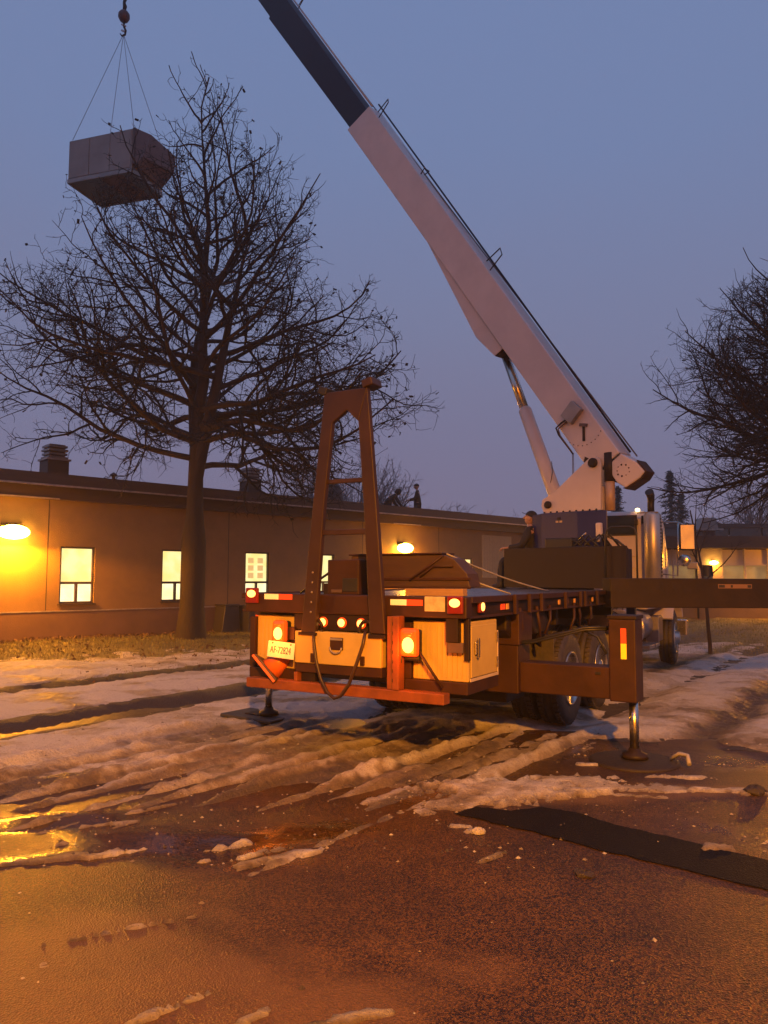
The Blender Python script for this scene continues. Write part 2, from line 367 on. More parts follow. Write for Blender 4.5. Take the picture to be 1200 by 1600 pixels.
    L(b5.outputs[0], b.inputs['Normal']); b.inputs['Specular IOR Level'].default_value = .34
    # snow
    s = bpy.data.materials.new('snow'); s.use_nodes = True; nt = s.node_tree; b = nt.nodes['Principled BSDF']; N = nt.nodes.new; L = nt.links.new
    tc = N('ShaderNodeTexCoord'); ad = N('ShaderNodeAttribute'); ad.attribute_name = 'dirt'
    n = N('ShaderNodeTexNoise'); n.inputs['Scale'].default_value = 14; n.inputs['Detail'].default_value = 8; n.inputs['Roughness'].default_value = .7; L(tc.outputs['Object'], n.inputs[0])
    ma = N('ShaderNodeMath'); ma.operation = 'MULTIPLY_ADD'; ma.inputs[1].default_value = .55; L(n.outputs[0], ma.inputs[0]); L(ad.outputs['Fac'], ma.inputs[2])
    r = N('ShaderNodeValToRGB'); e = r.color_ramp.elements
    e[0].position = .30; e[0].color = (.56, .53, .52, 1); e[1].position = 1.15 if False else 1.0; e[1].color = (.085, .065, .05, 1)
    k = e.new(.55); k.color = (.36, .31, .26, 1); k = e.new(.78); k.color = (.18, .135, .09, 1)
    ng = N('ShaderNodeTexNoise'); ng.inputs['Scale'].default_value = 75; ng.inputs['Detail'].default_value = 6; ng.inputs['Roughness'].default_value = .8; L(tc.outputs['Object'], ng.inputs[0])
    rg_ = N('ShaderNodeMapRange'); rg_.inputs['From Min'].default_value = .52; rg_.inputs['From Max'].default_value = .66; rg_.inputs['To Max'].default_value = .65; L(ng.outputs[0], rg_.inputs[0])
    gr = N('ShaderNodeMix'); gr.data_type = 'RGBA'; gr.inputs[7].default_value = (.10, .07, .045, 1); L(rg_.outputs[0], gr.inputs[0]); L(r.outputs[0], gr.inputs[6])
    L(ma.outputs[0], r.inputs[0]); L(gr.outputs[2], b.inputs['Base Color'])
    ro = N('ShaderNodeMapRange'); ro.inputs['From Min'].default_value = .3; ro.inputs['From Max'].default_value = .9; ro.inputs['To Min'].default_value = .75; ro.inputs['To Max'].default_value = .48
    L(ma.outputs[0], ro.inputs[0]); L(ro.outputs[0], b.inputs['Roughness'])
    n2 = N('ShaderNodeTexNoise'); n2.inputs['Scale'].default_value = 38; n2.inputs['Detail'].default_value = 9; n2.inputs['Roughness'].default_value = .72; L(tc.outputs['Object'], n2.inputs[0])
    bu = N('ShaderNodeBump'); bu.inputs['Distance'].default_value = .045; bu.inputs['Strength'].default_value = 1.0; L(n2.outputs[0], bu.inputs['Height']); L(bu.outputs[0], b.inputs['Normal'])
    # lawn
    l = bpy.data.materials.new('muddy_lawn'); l.use_nodes = True; nt = l.node_tree; b = nt.nodes['Principled BSDF']; N = nt.nodes.new; L = nt.links.new
    tc = N('ShaderNodeTexCoord'); am = N('ShaderNodeAttribute'); am.attribute_name = 'mud'
    n = N('ShaderNodeTexNoise'); n.inputs['Scale'].default_value = 2.5; n.inputs['Detail'].default_value = 9; n.inputs['Roughness'].default_value = .75; L(tc.outputs['Object'], n.inputs[0])
    r = N('ShaderNodeValToRGB'); e = r.color_ramp.elements; e[0].position = .35; e[0].color = (.07, .052, .022, 1); e[1].position = .62; e[1].color = (.20, .17, .06, 1)
    L(n.outputs[0], r.inputs[0])
    mm = N('ShaderNodeMix'); mm.data_type = 'RGBA'; L(am.outputs['Fac'], mm.inputs[0]); L(r.outputs[0], mm.inputs[6]); mm.inputs[7].default_value = (.035, .024, .017, 1)
    L(mm.outputs[2], b.inputs['Base Color'])
    ro = N('ShaderNodeMapRange'); ro.inputs['To Min'].default_value = .85; ro.inputs['To Max'].default_value = .72; L(am.outputs['Fac'], ro.inputs[0]); L(ro.outputs[0], b.inputs['Roughness'])
    n2 = N('ShaderNodeTexNoise'); n2.inputs['Scale'].default_value = 40; n2.inputs['Detail'].default_value = 4; L(tc.outputs['Object'], n2.inputs[0])
    bu = N('ShaderNodeBump'); bu.inputs['Distance'].default_value = .03; bu.inputs['Strength'].default_value = .8; L(n2.outputs[0], bu.inputs['Height']); L(bu.outputs[0], b.inputs['Normal'])
    return m, s, l
asphalt_m, snow_m, lawn_m = ground_mats()

def grid(xs, ys):
    X, Y = np.meshgrid(xs, ys); ny, nx = X.shape
    i = np.arange((ny - 1) * (nx - 1)); r = i // (nx - 1); c = i % (nx - 1); a = r * nx + c
    return X, Y, np.stack([a, a + 1, a + nx + 1, a + nx], 1)
def spaced(a, b, f):
    o = [a]
    while o[-1] < b: o.append(o[-1] + f(o[-1]))
    return np.array(o)
def keep(X, Y, Z, F, mask, extra):
    # drop faces whose corners all fail the mask, and the vertices no face uses
    mk = mask.ravel()[F].any(1); F = F[mk]; used = np.unique(F); re = np.full(X.size, -1); re[used] = np.arange(len(used))
    V = np.stack([X.ravel(), Y.ravel(), Z.ravel()], 1)[used]
    return V, re[F], [a.ravel()[used] for a in extra]
def both(f, lo, hi):
    p = spaced(0, hi, f); n = -spaced(0, -lo, f)[1:][::-1]; return np.concatenate([n, p])

# far ground
mb = MB(); mb.add([(-150, -60, -.14), (150, -60, -.14), (150, 170, -.14), (-150, 170, -.14)], [(0, 1, 2, 3)])
go = obj('ground', mb, mat('frozen_ground', (.11, .10, .06), .85, var=.5, scale=.6, bump=.4)); go['kind'] = 'structure'
# asphalt yard
xs = both(lambda x: .07 + .05 * max(0, x - 7), -60, 60); ys = both(lambda y: .07 + .05 * max(0, y - 11), -45, 14)
X, Y, F = grid(xs, ys); e = edge(X, Y)
def gb(px, py, rx, ry, an=0.):
    x0, y0 = px2g(px, py); ca, sa = math.cos(an), math.sin(an)
    u = (X - x0) * ca + (Y - y0) * sa; v_ = -(X - x0) * sa + (Y - y0) * ca
    return np.exp(-((u / rx) ** 2 + (v_ / ry) ** 2) ** 1.5)
wet = .04 + .62 * gb(30, 1290, .75, .20, .3) + .50 * gb(290, 1325, .95, .36, -.3) + .35 * gb(480, 1300, .6, .22, .2) + .55 * gb(20, 1185, .8, .5) + .3 * gb(1050, 1185, 1.6, .5, -.3) + .25 * gb(1080, 1300, 1.5, .35, -.3) + .45 * gb(40, 1345, .5, .12, .2)
qg, sg = qs(X, Y)
trk = sst(-6.9, -6.3, qg) * sst(-2.6, -3.1, qg) * sst(4.6, 6.6, Y)
wet = wet + .25 * trk
film = .07 + .50 * gb(100, 1480, 1.2, .5, .5) + .48 * gb(300, 1560, 1.2, .35, .5) + .45 * gb(620, 1570, .9, .25, .5) + .5 * gb(850, 1240, 1.4, .35) + .45 * gb(1080, 1235, .8, .16) + .3 * gb(1130, 1330, .4, .1) + .15 * gb(750, 1330, .5, .15, .8) + .2 * sst(5.0, 7, Y) + .18 * gb(420, 1345, .7, .2, .5) - .6 * gb(290, 1330, .9, .4, -.3) - .8 * gb(30, 1290, .75, .2, .3)
V, Fk, ex = keep(X, Y, np.zeros_like(X) + 0.004 * (fbm(X * .8, Y * .8, 3, 2) - .5), F, e < .25, [wet, film])
ao = np_mesh('asphalt_yard', V, Fk, asphalt_m); attr(ao, 'wet', ex[0]); attr(ao, 'film', ex[1]); ao['kind'] = 'structure'
# lawn
xs = both(lambda x: .07 + .04 * max(0, x - 9), -45, 75); ys = spaced(5.5, 90, lambda y: .06 + .05 * max(0, y - 20))
X, Y, F = grid(xs, ys); e = edge(X, Y); q, s = qs(X, Y)
wob = 0.12 * (fbm(s * .6, q * .2, 31, 3) - .5); qq = q + 2 * wob
mud = np.clip(g(qq, -8.45, .42) + g(qq, -11.25, .40) + g(qq, -3.6, .6) + g(qq, -5.8, .6) + sst(2.4, 0, e) * .8 + .5 * sst(.55, .7, fbm(X * .7, Y * .7, 8, 4)), 0, 1)
V, Fk, ex = keep(X, Y, lawn_h(X, Y), F, e > -.05, [mud])
lo = np_mesh('lawn', V, Fk, lawn_m); attr(lo, 'mud', ex[0]); lo['kind'] = 'structure'
# snow and slush
xs = both(lambda x: .032 + .012 * max(0, x - 5.5), -20, 24); ys = spaced(2.5, 34, lambda y: .011 + .0034 * y)
X, Y, F = grid(xs, ys); e = edge(X, Y)
d, dirt = snow_fields(X, Y)
base = np.where(e > -.3, lawn_h(X, Y), 0.0)
Z = base + np.clip(d, -.03, .3)
vis = (d > -.012) & (np.abs(X) < .56 * Y + 1.5) & (walld(X, Y) > .05)
V, Fk, ex = keep(X, Y, Z, F, vis, [dirt])
so = np_mesh('snow', V, Fk, snow_m); attr(so, 'dirt', ex[0]); so['kind'] = 'stuff'; so['label'] = 'rutted wet snow and brown slush lying over the yard and lawn'
# dark tar patch strip across the asphalt, with ragged left end
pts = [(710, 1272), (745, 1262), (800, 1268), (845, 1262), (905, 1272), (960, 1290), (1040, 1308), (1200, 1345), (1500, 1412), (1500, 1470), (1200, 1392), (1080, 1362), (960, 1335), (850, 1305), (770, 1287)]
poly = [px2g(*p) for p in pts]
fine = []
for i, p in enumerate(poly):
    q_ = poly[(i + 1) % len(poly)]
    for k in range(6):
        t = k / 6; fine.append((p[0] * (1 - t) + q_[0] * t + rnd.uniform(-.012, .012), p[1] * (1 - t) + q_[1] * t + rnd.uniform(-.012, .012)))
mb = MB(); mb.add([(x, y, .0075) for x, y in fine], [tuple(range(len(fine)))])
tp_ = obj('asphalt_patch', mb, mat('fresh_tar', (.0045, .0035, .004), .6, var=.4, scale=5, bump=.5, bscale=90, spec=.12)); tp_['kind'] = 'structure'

# ------------------------------------------------------------------ long low building on the left
stucco = mat('painted_block_wall', (.27, .16, .075), .75, var=.28, scale=1.4, bump=.25, bscale=40)
stucco_low = mat('painted_base_course', (.20, .11, .07), .7, var=.3, scale=1.2, bump=.25, bscale=40)
fascia_m = mat('brown_fascia', (.075, .045, .04), .55, var=.4, scale=3, aniso=(.3, 1, 3))
drip_m = mat('drip_edge_metal', (.50, .42, .38), .4, metal=.3, var=.5, scale=7)
frame_m = mat('bronze_window_frame', (.07, .045, .035), .45)
def window_light(name, c1, c2, st):
    m = bpy.data.materials.new(name); m.use_nodes = True; nt = m.node_tree; b = nt.nodes['Principled BSDF']
    tc = nt.nodes.new('ShaderNodeTexCoord'); n = nt.nodes.new('ShaderNodeTexNoise'); n.inputs['Scale'].default_value = 2.6; n.inputs['Detail'].default_value = 3
    r = nt.nodes.new('ShaderNodeValToRGB'); r.color_ramp.elements[0].position = .38; r.color_ramp.elements[1].position = .62
    r.color_ramp.elements[0].color = (*c1, 1); r.color_ramp.elements[1].color = (*c2, 1)
    nt.links.new(tc.outputs['Object'], n.inputs[0]); nt.links.new(n.outputs[0], r.inputs[0])
    nt.links.new(r.outputs[0], b.inputs['Emission Color']); b.inputs['Emission Strength'].default_value = st
    b.inputs['Base Color'].default_value = (.3, .28, .2, 1); b.inputs['Roughness'].default_value = .1
    return m
lit_pane = window_light('lit_window_glass', (1.0, .78, .24), (1.0, .88, .40), 1.15)
lit_low = window_light('lit_window_glass_low', (1.0, .84, .38), (1.0, .92, .55), 1.35)
dim_pane = window_light('dim_window_glass', (.26, .135, .03), (.40, .23, .06), .55)
paper_m = mat('paper_behind_glass', (.8, .6, .3), .6, emit=(1, .62, .22), est=.7, var=.2, scale=9)  # emission stands in for window light coming through the paper

school = thing('long_school_building', 'long low brown building with lit windows and flat roof behind the bare tree', 'building', (P0[0], P0[1], 0), rad(45))
XA, XB = -30.0, 22.5
wins = [(-14.4, .86), (-11.7, .86), (-9.1, .86), (-6.5, .86), (-3.9, .86), (1.30, .87), (4.02, .87), (6.70, .87), (9.30, .87), (16.45, .87)]
ZB, ZT = 1.06, 2.45
mb = MB(); x = XA
for (wx, ww) in wins:
    mb.box(x, wx, 0, .3, .87, 3.9); mb.box(wx, wx + ww, 0, .3, .87, ZB); mb.box(wx, wx + ww, 0, .3, ZT, 3.9); x = wx + ww
mb.box(x, 17.9, 0, .3, .87, 3.9); mb.box(19.9, XB, 0, .3, .87, 3.9); mb.box(17.9, 19.9, 0, .3, .87, 1.7); mb.box(17.9, 19.9, 0, .3, 3.4, 3.9)
obj('wall', mb, stucco, school)
mb = MB(); mb.box(XA, XB, -.035, .3, -.3, .868); obj('base_course', mb, stucco_low, school)
mb = MB(); mb.box(XA, XB, -.045, -.0, .868, .895); obj('base_ledge', mb, drip_m, school)
mb = MB(); mb.box(17.9, 19.9, .01, .28, 1.702, 3.398)
for k in range(12): mb.box(17.9 + k * .165, 17.9 + k * .165 + .15, -.012, .012, 1.702, 3.398)
obj('cladding_panel', mb, mat('tan_cladding', (.42, .31, .20), .6, var=.15), school)
mb = MB(); mb.box(XB - .3, XB, .3, 14, -.3, 3.9); mb.box(XA, XA + .3, .3, 14, -.3, 3.9); mb.box(XA, XB, 13.7, 14, -.3, 3.9); obj('side_wall', mb, stucco, school)
mb = MB(); mb.box(XA - .4, XB + .4, -.48, 14.3, 3.93, 4.08); obj('roof', mb, mat('roof_membrane', (.10, .085, .085), .8, var=.4), school)
mb = MB(); mb.box(XA - .44, XB + .44, -.52, -.482, 3.86, 4.15); mb.box(XB + .402, XB + .44, -.48, 14.3, 3.86, 4.15); obj('fascia', mb, fascia_m, school)
mb = MB(); mb.box(XA, XB, -.20, -.002, 3.57, 3.92); obj('frieze_board', mb, fascia_m, school)
mb = MB(); mb.box(XA - .44, XB + .44, -.538, -.522, 3.845, 3.885); obj('drip_edge', mb, drip_m, school)
for a_, b_ in ((-12, 1.15), (12.7, 14.1)):
    mb = MB(); mb.box(a_, b_, -.215, -.202, 3.565, 3.60); obj('drip_strip', mb, drip_m, school)
for jx in (-8, -2.2, .98, 6.1, 11.4, 15.3):
    mb = MB(); mb.box(jx, jx + .018, -.004, .004, .9, 3.56); obj('expansion_joint', mb, black_part, school)
for wi, (wx, ww) in enumerate(wins):
    fr = MB(); t = .045
    for b in ((wx, wx + t, ZB, ZT), (wx + ww - t, wx + ww, ZB, ZT), (wx + t, wx + ww - t, ZB, ZB + t), (wx + t, wx + ww - t, ZT - t, ZT), (wx + t, wx + ww - t, ZB + .47, ZB + .53)):
        fr.box(b[0], b[1], .04, .14, b[2], b[3])
    fr.box(wx + ww * .5 - .03, wx + ww * .5 + .03, .04, .14, ZB + t, ZB + .47)
    fo = obj('window', fr, frame_m, school)
    p = MB(); p.box(wx + t, wx + ww - t, .10, .112, ZB + .53, ZT - t); obj('pane', p, lit_pane, fo)
    for k in (0, 1):
        a = wx + t if k == 0 else wx + ww * .5 + .03
        p = MB(); p.box(a, (wx + ww * .5 - .03) if k == 0 else wx + ww - t, .10, .112, ZB + t, ZB + .47); obj('pane', p, lit_low, fo)
    s_ = MB(); s_.box(wx - .03, wx + ww + .03, -.05, .04, ZB - .04, ZB); obj('sill', s_, frame_m, fo)
    if wi in (7, 9):
        for k in (0, 1):
            for j in range(3):
                p = MB(); a = wx + .16 + k * .34; p.box(a, a + .2, .094, .099, ZB + .62 + j * .22, ZB + .62 + j * .22 + .16); obj('paper', p, paper_m, fo)
def sodium_light(name, loc, power, r=.12, parent=None):
    l = bpy.data.lights.new(name, 'POINT'); l.energy = power; l.color = SODIUM; l.shadow_soft_size = r
    o = bpy.data.objects.new(name, l); C.objects.link(o); o.location = loc
    if parent: o.parent = parent
    return o
lamp_glow = mat('sodium_lens', (.9, .6, .2), .3, var=0, emit=(1.0, .50, .055), est=60)
def wall_lamp(loc, rz, power, label, group, spill=.05):
    t = thing('wall_lamp', label, 'wall lamp', loc, rz, group)
    mb = MB(); mb.prism([(-.02, .13), (-.20, .10), (-.25, .04), (-.25, .01), (-.02, .01)], -.25, .25, 'yz'); obj('lamp_housing', mb, black_part, t, .008)
    mb = MB(); mb.ball((0, -.18, -.06), .37, .18, .17, 20, 10); obj('lens', mb, lamp_glow, t)  # lens swollen to take in the lamp's glare
    mb = MB(); mb.box(-.12, .12, -.02, -.0, -.12, .16); obj('back_plate', mb, dark_steel, t)
    l = bpy.data.lights.new('lamp_light', 'SPOT'); l.energy = power * 1.1; l.color = SODIUM; l.shadow_soft_size = .12; l.spot_size = rad(172); l.spot_blend = .22
    o = bpy.data.objects.new('lamp_light', l); C.objects.link(o); o.location = (0, -.36, -.16); o.rotation_euler = (rad(-16), 0, 0); o.parent = t
    sodium_light('lamp_spill', (0, -.42, -.20), power * spill, .1, t)
    return t
LP = ((.12, 1500, 'glowing sodium wall lamp at the left end of the brown facade', .0), (13.3, 1300, 'glowing sodium wall lamp above the crates on the flatbed', 0),
      (-12.9, 2600, 'sodium wall lamp on the brown facade, left of the picture', 0))
for (lx, pw, lb, _) in LP:
    w_ = P0 + WD * lx; wall_lamp((w_[0] + .7071 * .012, w_[1] - .7071 * .012, 2.80), rad(45), pw, lb, 'sodium wall lamps on the brown facade', .14)

# roof things
def roof_vent(x, y, label, w=.56):
    t = thing('roof_exhaust_vent', label, 'roof vent', (x, y, 4.08), rad(45), 'boxed exhaust vents on the flat roof')
    mb = MB(); mb.box(-w / 2, w / 2, -w / 2, w / 2, 0, .72); obj('curb', mb, fascia_m, t)
    mb = MB(); mb.box(-w / 2 - .04, w / 2 + .04, -w / 2 - .04, w / 2 + .04, .72, .77); obj('flashing', mb, drip_m, t)
    for k in range(4):
        mb = MB(); s_ = .52 - .03 * (k % 2); mb.box(-s_ / 2, s_ / 2, -s_ / 2, s_ / 2, .775 + k * .1, .83 + k * .1); obj('louvre', mb, galv, t)
    mb = MB(); mb.box(-.2, .2, -.2, .2, .77, 1.16); obj('vent_core', mb, galv_dark, t)
roof_vent(-8.85, 20.6, 'boxed roof vent with pale louvred cap above the leftmost lit window')
roof_vent(-4.34, 25.0, 'boxed roof vent with pale louvred cap between the tree and the steel boom rest', .5)
t = thing('roof_pipe', 'short capped pipe on the roof beside the louvred vent left of the tree', 'pipe', (-7.6, 21.6, 4.08))
mb = MB(); mb.tube([(0, 0, 0), (0, 0, .45)], .05); obj('pipe', mb, galv_dark, t); mb = MB(); mb.lathe((0, 0, .46), (0, 0, 1), [(0, .11), (.04, .1), (.1, .02)]); obj('cap', mb, galv_dark, t)
def dome(x, y, r, h, label):
    t = thing('roof_ventilator', label, 'roof ventilator', (x, y, 4.08), 0, 'dark domed ventilators on the flat roof')
    mb = MB(); mb.lathe((0, 0, 0), (0, 0, 1), [(0, r * .8), (.25, r * .8)]); obj('ventilator_base', mb, galv_dark, t)
    mb = MB(); mb.lathe((0, 0, .22), (0, 0, 1), [(0, r), (h * .45, r), (h * .7, r * .85), (h * .88, r * .55), (h, r * .05)]); obj('ventilator_hood', mb, fascia_m, t)
dome(-2.00, 31.0, .37, 1.30, 'tall dark domed ventilator on the roof seen through the steel boom rest')
dome(-1.25, 31.5, .42, .50, 'low dark domed ventilator beside the taller one on the roof')

# ------------------------------------------------------------------ building on the right
rb = thing('low_wing_building', 'low cream building with ribbon windows under a deep brown roof edge behind the cab', 'building', (8.5, 33, 0), 0)
cream = mat('cream_panel', (.62, .50, .42), .6, var=.15, scale=2); mull = mat('pale_mullion', (.62, .52, .46), .5)
W2 = 26.0
mb = MB(); mb.box(0, W2, 0, .3, -.3, 1.25); obj('wall', mb, stucco, rb)
mb = MB(); mb.box(0, W2, .3, 10, -.3, 2.95); obj('inner_wall', mb, stucco, rb)
mb = MB(); mb.box(-.5, W2, -.5, 10, 2.96, 3.46); obj('roof_edge', mb, fascia_m, rb)
pitch_ = .98; x = .1; k = 0
x0s = [4.79 - .98 * 3 - .6 + i * .98 for i in range(0, 3)]
cells = []
xx = (1051 - 600) / 1210 * 33 - 8.5
for i in range(-4, 1): cells.append((xx + i * .98, 1))
xs2 = (1127 - 600) / 1210 * 33 - 8.5
for i in range(0, 12): cells.append((xs2 + i * .98, 1))
for (cx, kd) in cells:
    if cx < .1: continue
    mb = MB(); mb.box(cx + .03, cx + .95, .03, .09, 2.27, 2.90); obj('panel', mb, cream, rb)
    mb = MB(); mb.box(cx + .03, cx + .95, .08, .10, 1.27, 2.23); obj('window_pane', mb, dim_pane, rb)
    mb = MB(); mb.box(cx - .03, cx + .03, -.01, .14, 1.25, 2.94); mb.box(cx + .03, cx + .95, .0, .14, 2.23, 2.27); obj('mullion', mb, mull, rb)
dx0 = (1089 - 600) / 1210 * 33 - 8.5
mb = MB(); mb.box(dx0, xs2 - .03, .0, .3, 1.25, 2.95); obj('plain_panel', mb, cream, rb)
mb = MB(); mb.box(dx0 + .16, dx0 + .62, -.02, .0, 1.3, 2.25); obj('small_window', mb, glass_dark, rb)
mb = MB(); mb.tube([(dx0 - .07, -.08, 0), (dx0 - .07, -.08, 2.95)], .045); obj('downpipe', mb, black_part, rb)
t = thing('upper_block', 'set back upper storey with a dark window band above the low cream wing', 'building', (17, 47, 0))
mb = MB(); mb.box(0, 22, 0, 8, 0, 4.15); obj('wall', mb, cream, t)
mb = MB(); mb.box(-.3, 22, -.3, 8, 4.75, 5.0); obj('roof_edge', mb, fascia_m, t)
for k in range(11):
    mb = MB(); mb.box(k * 2 + .05, k * 2 + 1.95, .05, .15, 4.15, 4.75); obj('window_pane', mb, glass_dark, t)
t = thing('rooftop_hood', 'pale flared rooftop hood on the roof of the low cream wing', 'roof vent', (15.2, 36.5, 3.46))
mb = MB(); mb.prism([(-.32, 1.05), (.32, 1.05), (.42, .55), (-.42, .55)], -.4, .4); obj('hood', mb, galv, t)
mb = MB(); mb.box(-.62, .62, -.5, .5, .46, .55); obj('rim', mb, drip_m, t); mb = MB(); mb.box(-.3, .3, -.3, .3, 0, .46); obj('curb', mb, galv_dark, t)
RG = 'sodium wall lamps under the roof edge of the cream wing'
wall_lamp(((1113 - 600) / 1210 * 33, 32.99, 2.38), 0, 60, 'small glowing wall lamp on the cream wing above the dark crane beam', RG).scale = (.5, .5, .5)
wall_lamp((18.6, 32.99, 2.75), 0, 1900, 'sodium wall lamp on the cream wing, right of the picture', RG, .5)

# yard lamp posts that the light in the picture comes from, outside the frame
def lamp_post(x, y, h, power, rz, label):
    t = thing('yard_lamp_post', label, 'lamp post', (x, y, 0), rz)
    mb = MB(); mb.tube([(0, 0, -.2), (0, 0, h), (0, .3, h + .35), (0, 1.2, h + .5)], [.09, .06, .05, .04], 10); obj('pole', mb, galv, t)
    mb = MB(); mb.ball((0, 1.5, h + .48), .17, .38, .10, 16, 8); obj('lamp_head', mb, dark_steel, t)
    mb = MB(); mb.ball((0, 1.52, h + .40), .12, .26, .08, 14, 8); obj('lens', mb, lamp_glow, t)
    l = bpy.data.lights.new('lamp_light', 'SPOT'); l.energy = power; l.color = SODIUM; l.shadow_soft_size = .15; l.spot_size = rad(170); l.spot_blend = .3
    sodium_light('lamp_spill', (0, 1.55, h + .14), power * .05, .15, t)
    o = bpy.data.objects.new('lamp_light', l); C.objects.link(o); o.location = (0, 1.55, h + .12); o.parent = t
lamp_post(1.2, -8.6, 6.6, 21000, rad(0), 'sodium lamp post at the yard edge behind the viewer')

t = thing('sky_blocking_hall', 'unseen brown hall added behind the viewer to block low sky light', 'building', (0, -11, 0), rad(-8))  # unseen, added to keep low sky light off the truck's rear faces
mb = MB(); mb.box(-28, 28, -12, 0, -.3, 7.5); obj('wall', mb, stucco, t); mb = MB(); mb.box(-28.3, 28.3, -12.3, .3, 7.5, 7.9); obj('roof', mb, fascia_m, t)
for k in range(8):
    mb = MB(); mb.box(-24 + k * 6.4, -22.4 + k * 6.4, .01, .03, 1.0, 2.8); obj('window_pane', mb, glass_dark, t)
# ------------------------------------------------------------------ trees
def emit_chains(name, chains, m, parent=None):
    groups = {}
    for pts, r, sd in chains: groups.setdefault((len(pts), sd), []).append((pts, r))
    VV = []; FF = []; off = 0
    for (n, sd), lst in groups.items():
        P = np.array([a[0] for a in lst], dtype=np.float64); R = np.array([a[1] for a in lst])      # K,n,3
        T = np.empty_like(P); T[:, 1:-1] = P[:, 2:] - P[:, :-2]; T[:, 0] = P[:, 1] - P[:, 0]; T[:, -1] = P[:, -1] - P[:, -2]
        T /= np.linalg.norm(T, axis=2, keepdims=True) + 1e-9
        ref = np.where(np.abs(T[:, :1, 2:3]) < .85, np.array([0, 0, 1.]), np.array([1., 0, 0])); ref = np.broadcast_to(ref, T.shape)
        A = np.cross(T, ref); A /= np.linalg.norm(A, axis=2, keepdims=True) + 1e-9; B_ = np.cross(T, A)
        an = np.arange(sd) * 2 * np.pi / sd
        V = P[:, :, None] + R[:, :, None, None] * (A[:, :, None] * np.cos(an)[None, None, :, None] + B_[:, :, None] * np.sin(an)[None, None, :, None])
        K = len(lst); idx = np.arange(K * n * sd).reshape(K, n, sd) + off
        a = idx[:, :-1]; b = idx[:, 1:]; f = np.stack([a, np.roll(a, -1, 2), np.roll(b, -1, 2), b], -1).reshape(-1, 4)
        VV.append(V.reshape(-1, 3)); FF.append(f); off += K * n * sd
    o = np_mesh(name, np.concatenate(VV), np.concatenate(FF), m)
    if parent: o.parent = parent
    return o
def rv(r, s): return Vector((r.gauss(0, s), r.gauss(0, s), r.gauss(0, s)))
def grow_chain(r, p, d, L, n, wig, up, droop=0):
    pts = [tuple(p)]; p = Vector(p); d = Vector(d).normalized(); dirs = [d.copy()]
    for i in range(n):
        t = i / n
        d = (d + rv(r, wig) + Vector((0, 0, up * t - droop * (1 - t)))).normalized()
        p = p + d * (L / n); pts.append(tuple(p)); dirs.append(d.copy())
    return pts, dirs
def branch(r, out, pts, dirs, L, rr, level, cfg, env):
    # children of a chain
    n = len(pts) - 1; dens, lf, ang, nseg, sd, wig, up, tmin = cfg[level]
    k = max(1, int(L / dens)); side = r.choice((-1, 1)); ax0 = r.random() * 6.28
    for j in range(k):
        t = tmin + (1 - tmin) * (j + r.uniform(.1, .9)) / k; f = t * n; i = min(int(f), n - 1); fr = f - i
        p = Vector(pts[i]).lerp(Vector(pts[i + 1]), fr); d = dirs[i + 1]
        o = d.orthogonal().normalized(); side = -side
        phi = ax0 + side * 1.57 + r.gauss(0, .7)
        o = Matrix.Rotation(phi, 3, d) @ o
        a = rad(ang + r.gauss(0, 9)); dd = d * math.cos(a) + o * math.sin(a)
        l2 = L * lf * (1.12 - .72 * t) * r.uniform(.65, 1.25)
        if level == len(cfg) - 1: l2 = r.uniform(.16, .42) * cfg[0][8] if len(cfg[0]) > 8 else r.uniform(.16, .42)
        if env and env(p + dd * l2 * .7) > 1.0:
            l2 *= .55
            if env(p) > 1.06: continue
        r0 = max(cfg['rmin'], rr * (1 - .75 * t) * .62) if False else None
        rad0 = max(RMIN[0], (rr * (1 - .8 * t)) * .62)
        pp, dr = grow_chain(r, p, dd, l2, nseg, wig, up)
        tip = max(RMIN[0] * .62, rad0 * .25)
        out.append((pp, [rad0 + (tip - rad0) * q_ / nseg for q_ in range(nseg + 1)], sd))
        if level + 1 < len(cfg): branch(r, out, pp, dr, l2, rad0, level + 1, cfg, env)
RMIN = [.0066]
bark = mat('dark_bark', (.040, .023, .017), .85, var=.5, scale=9, bump=.6, bscale=30, aniso=(1, 1, .25))
twig_m = mat('dark_twigs', (.009, .007, .009), .85, var=.3)
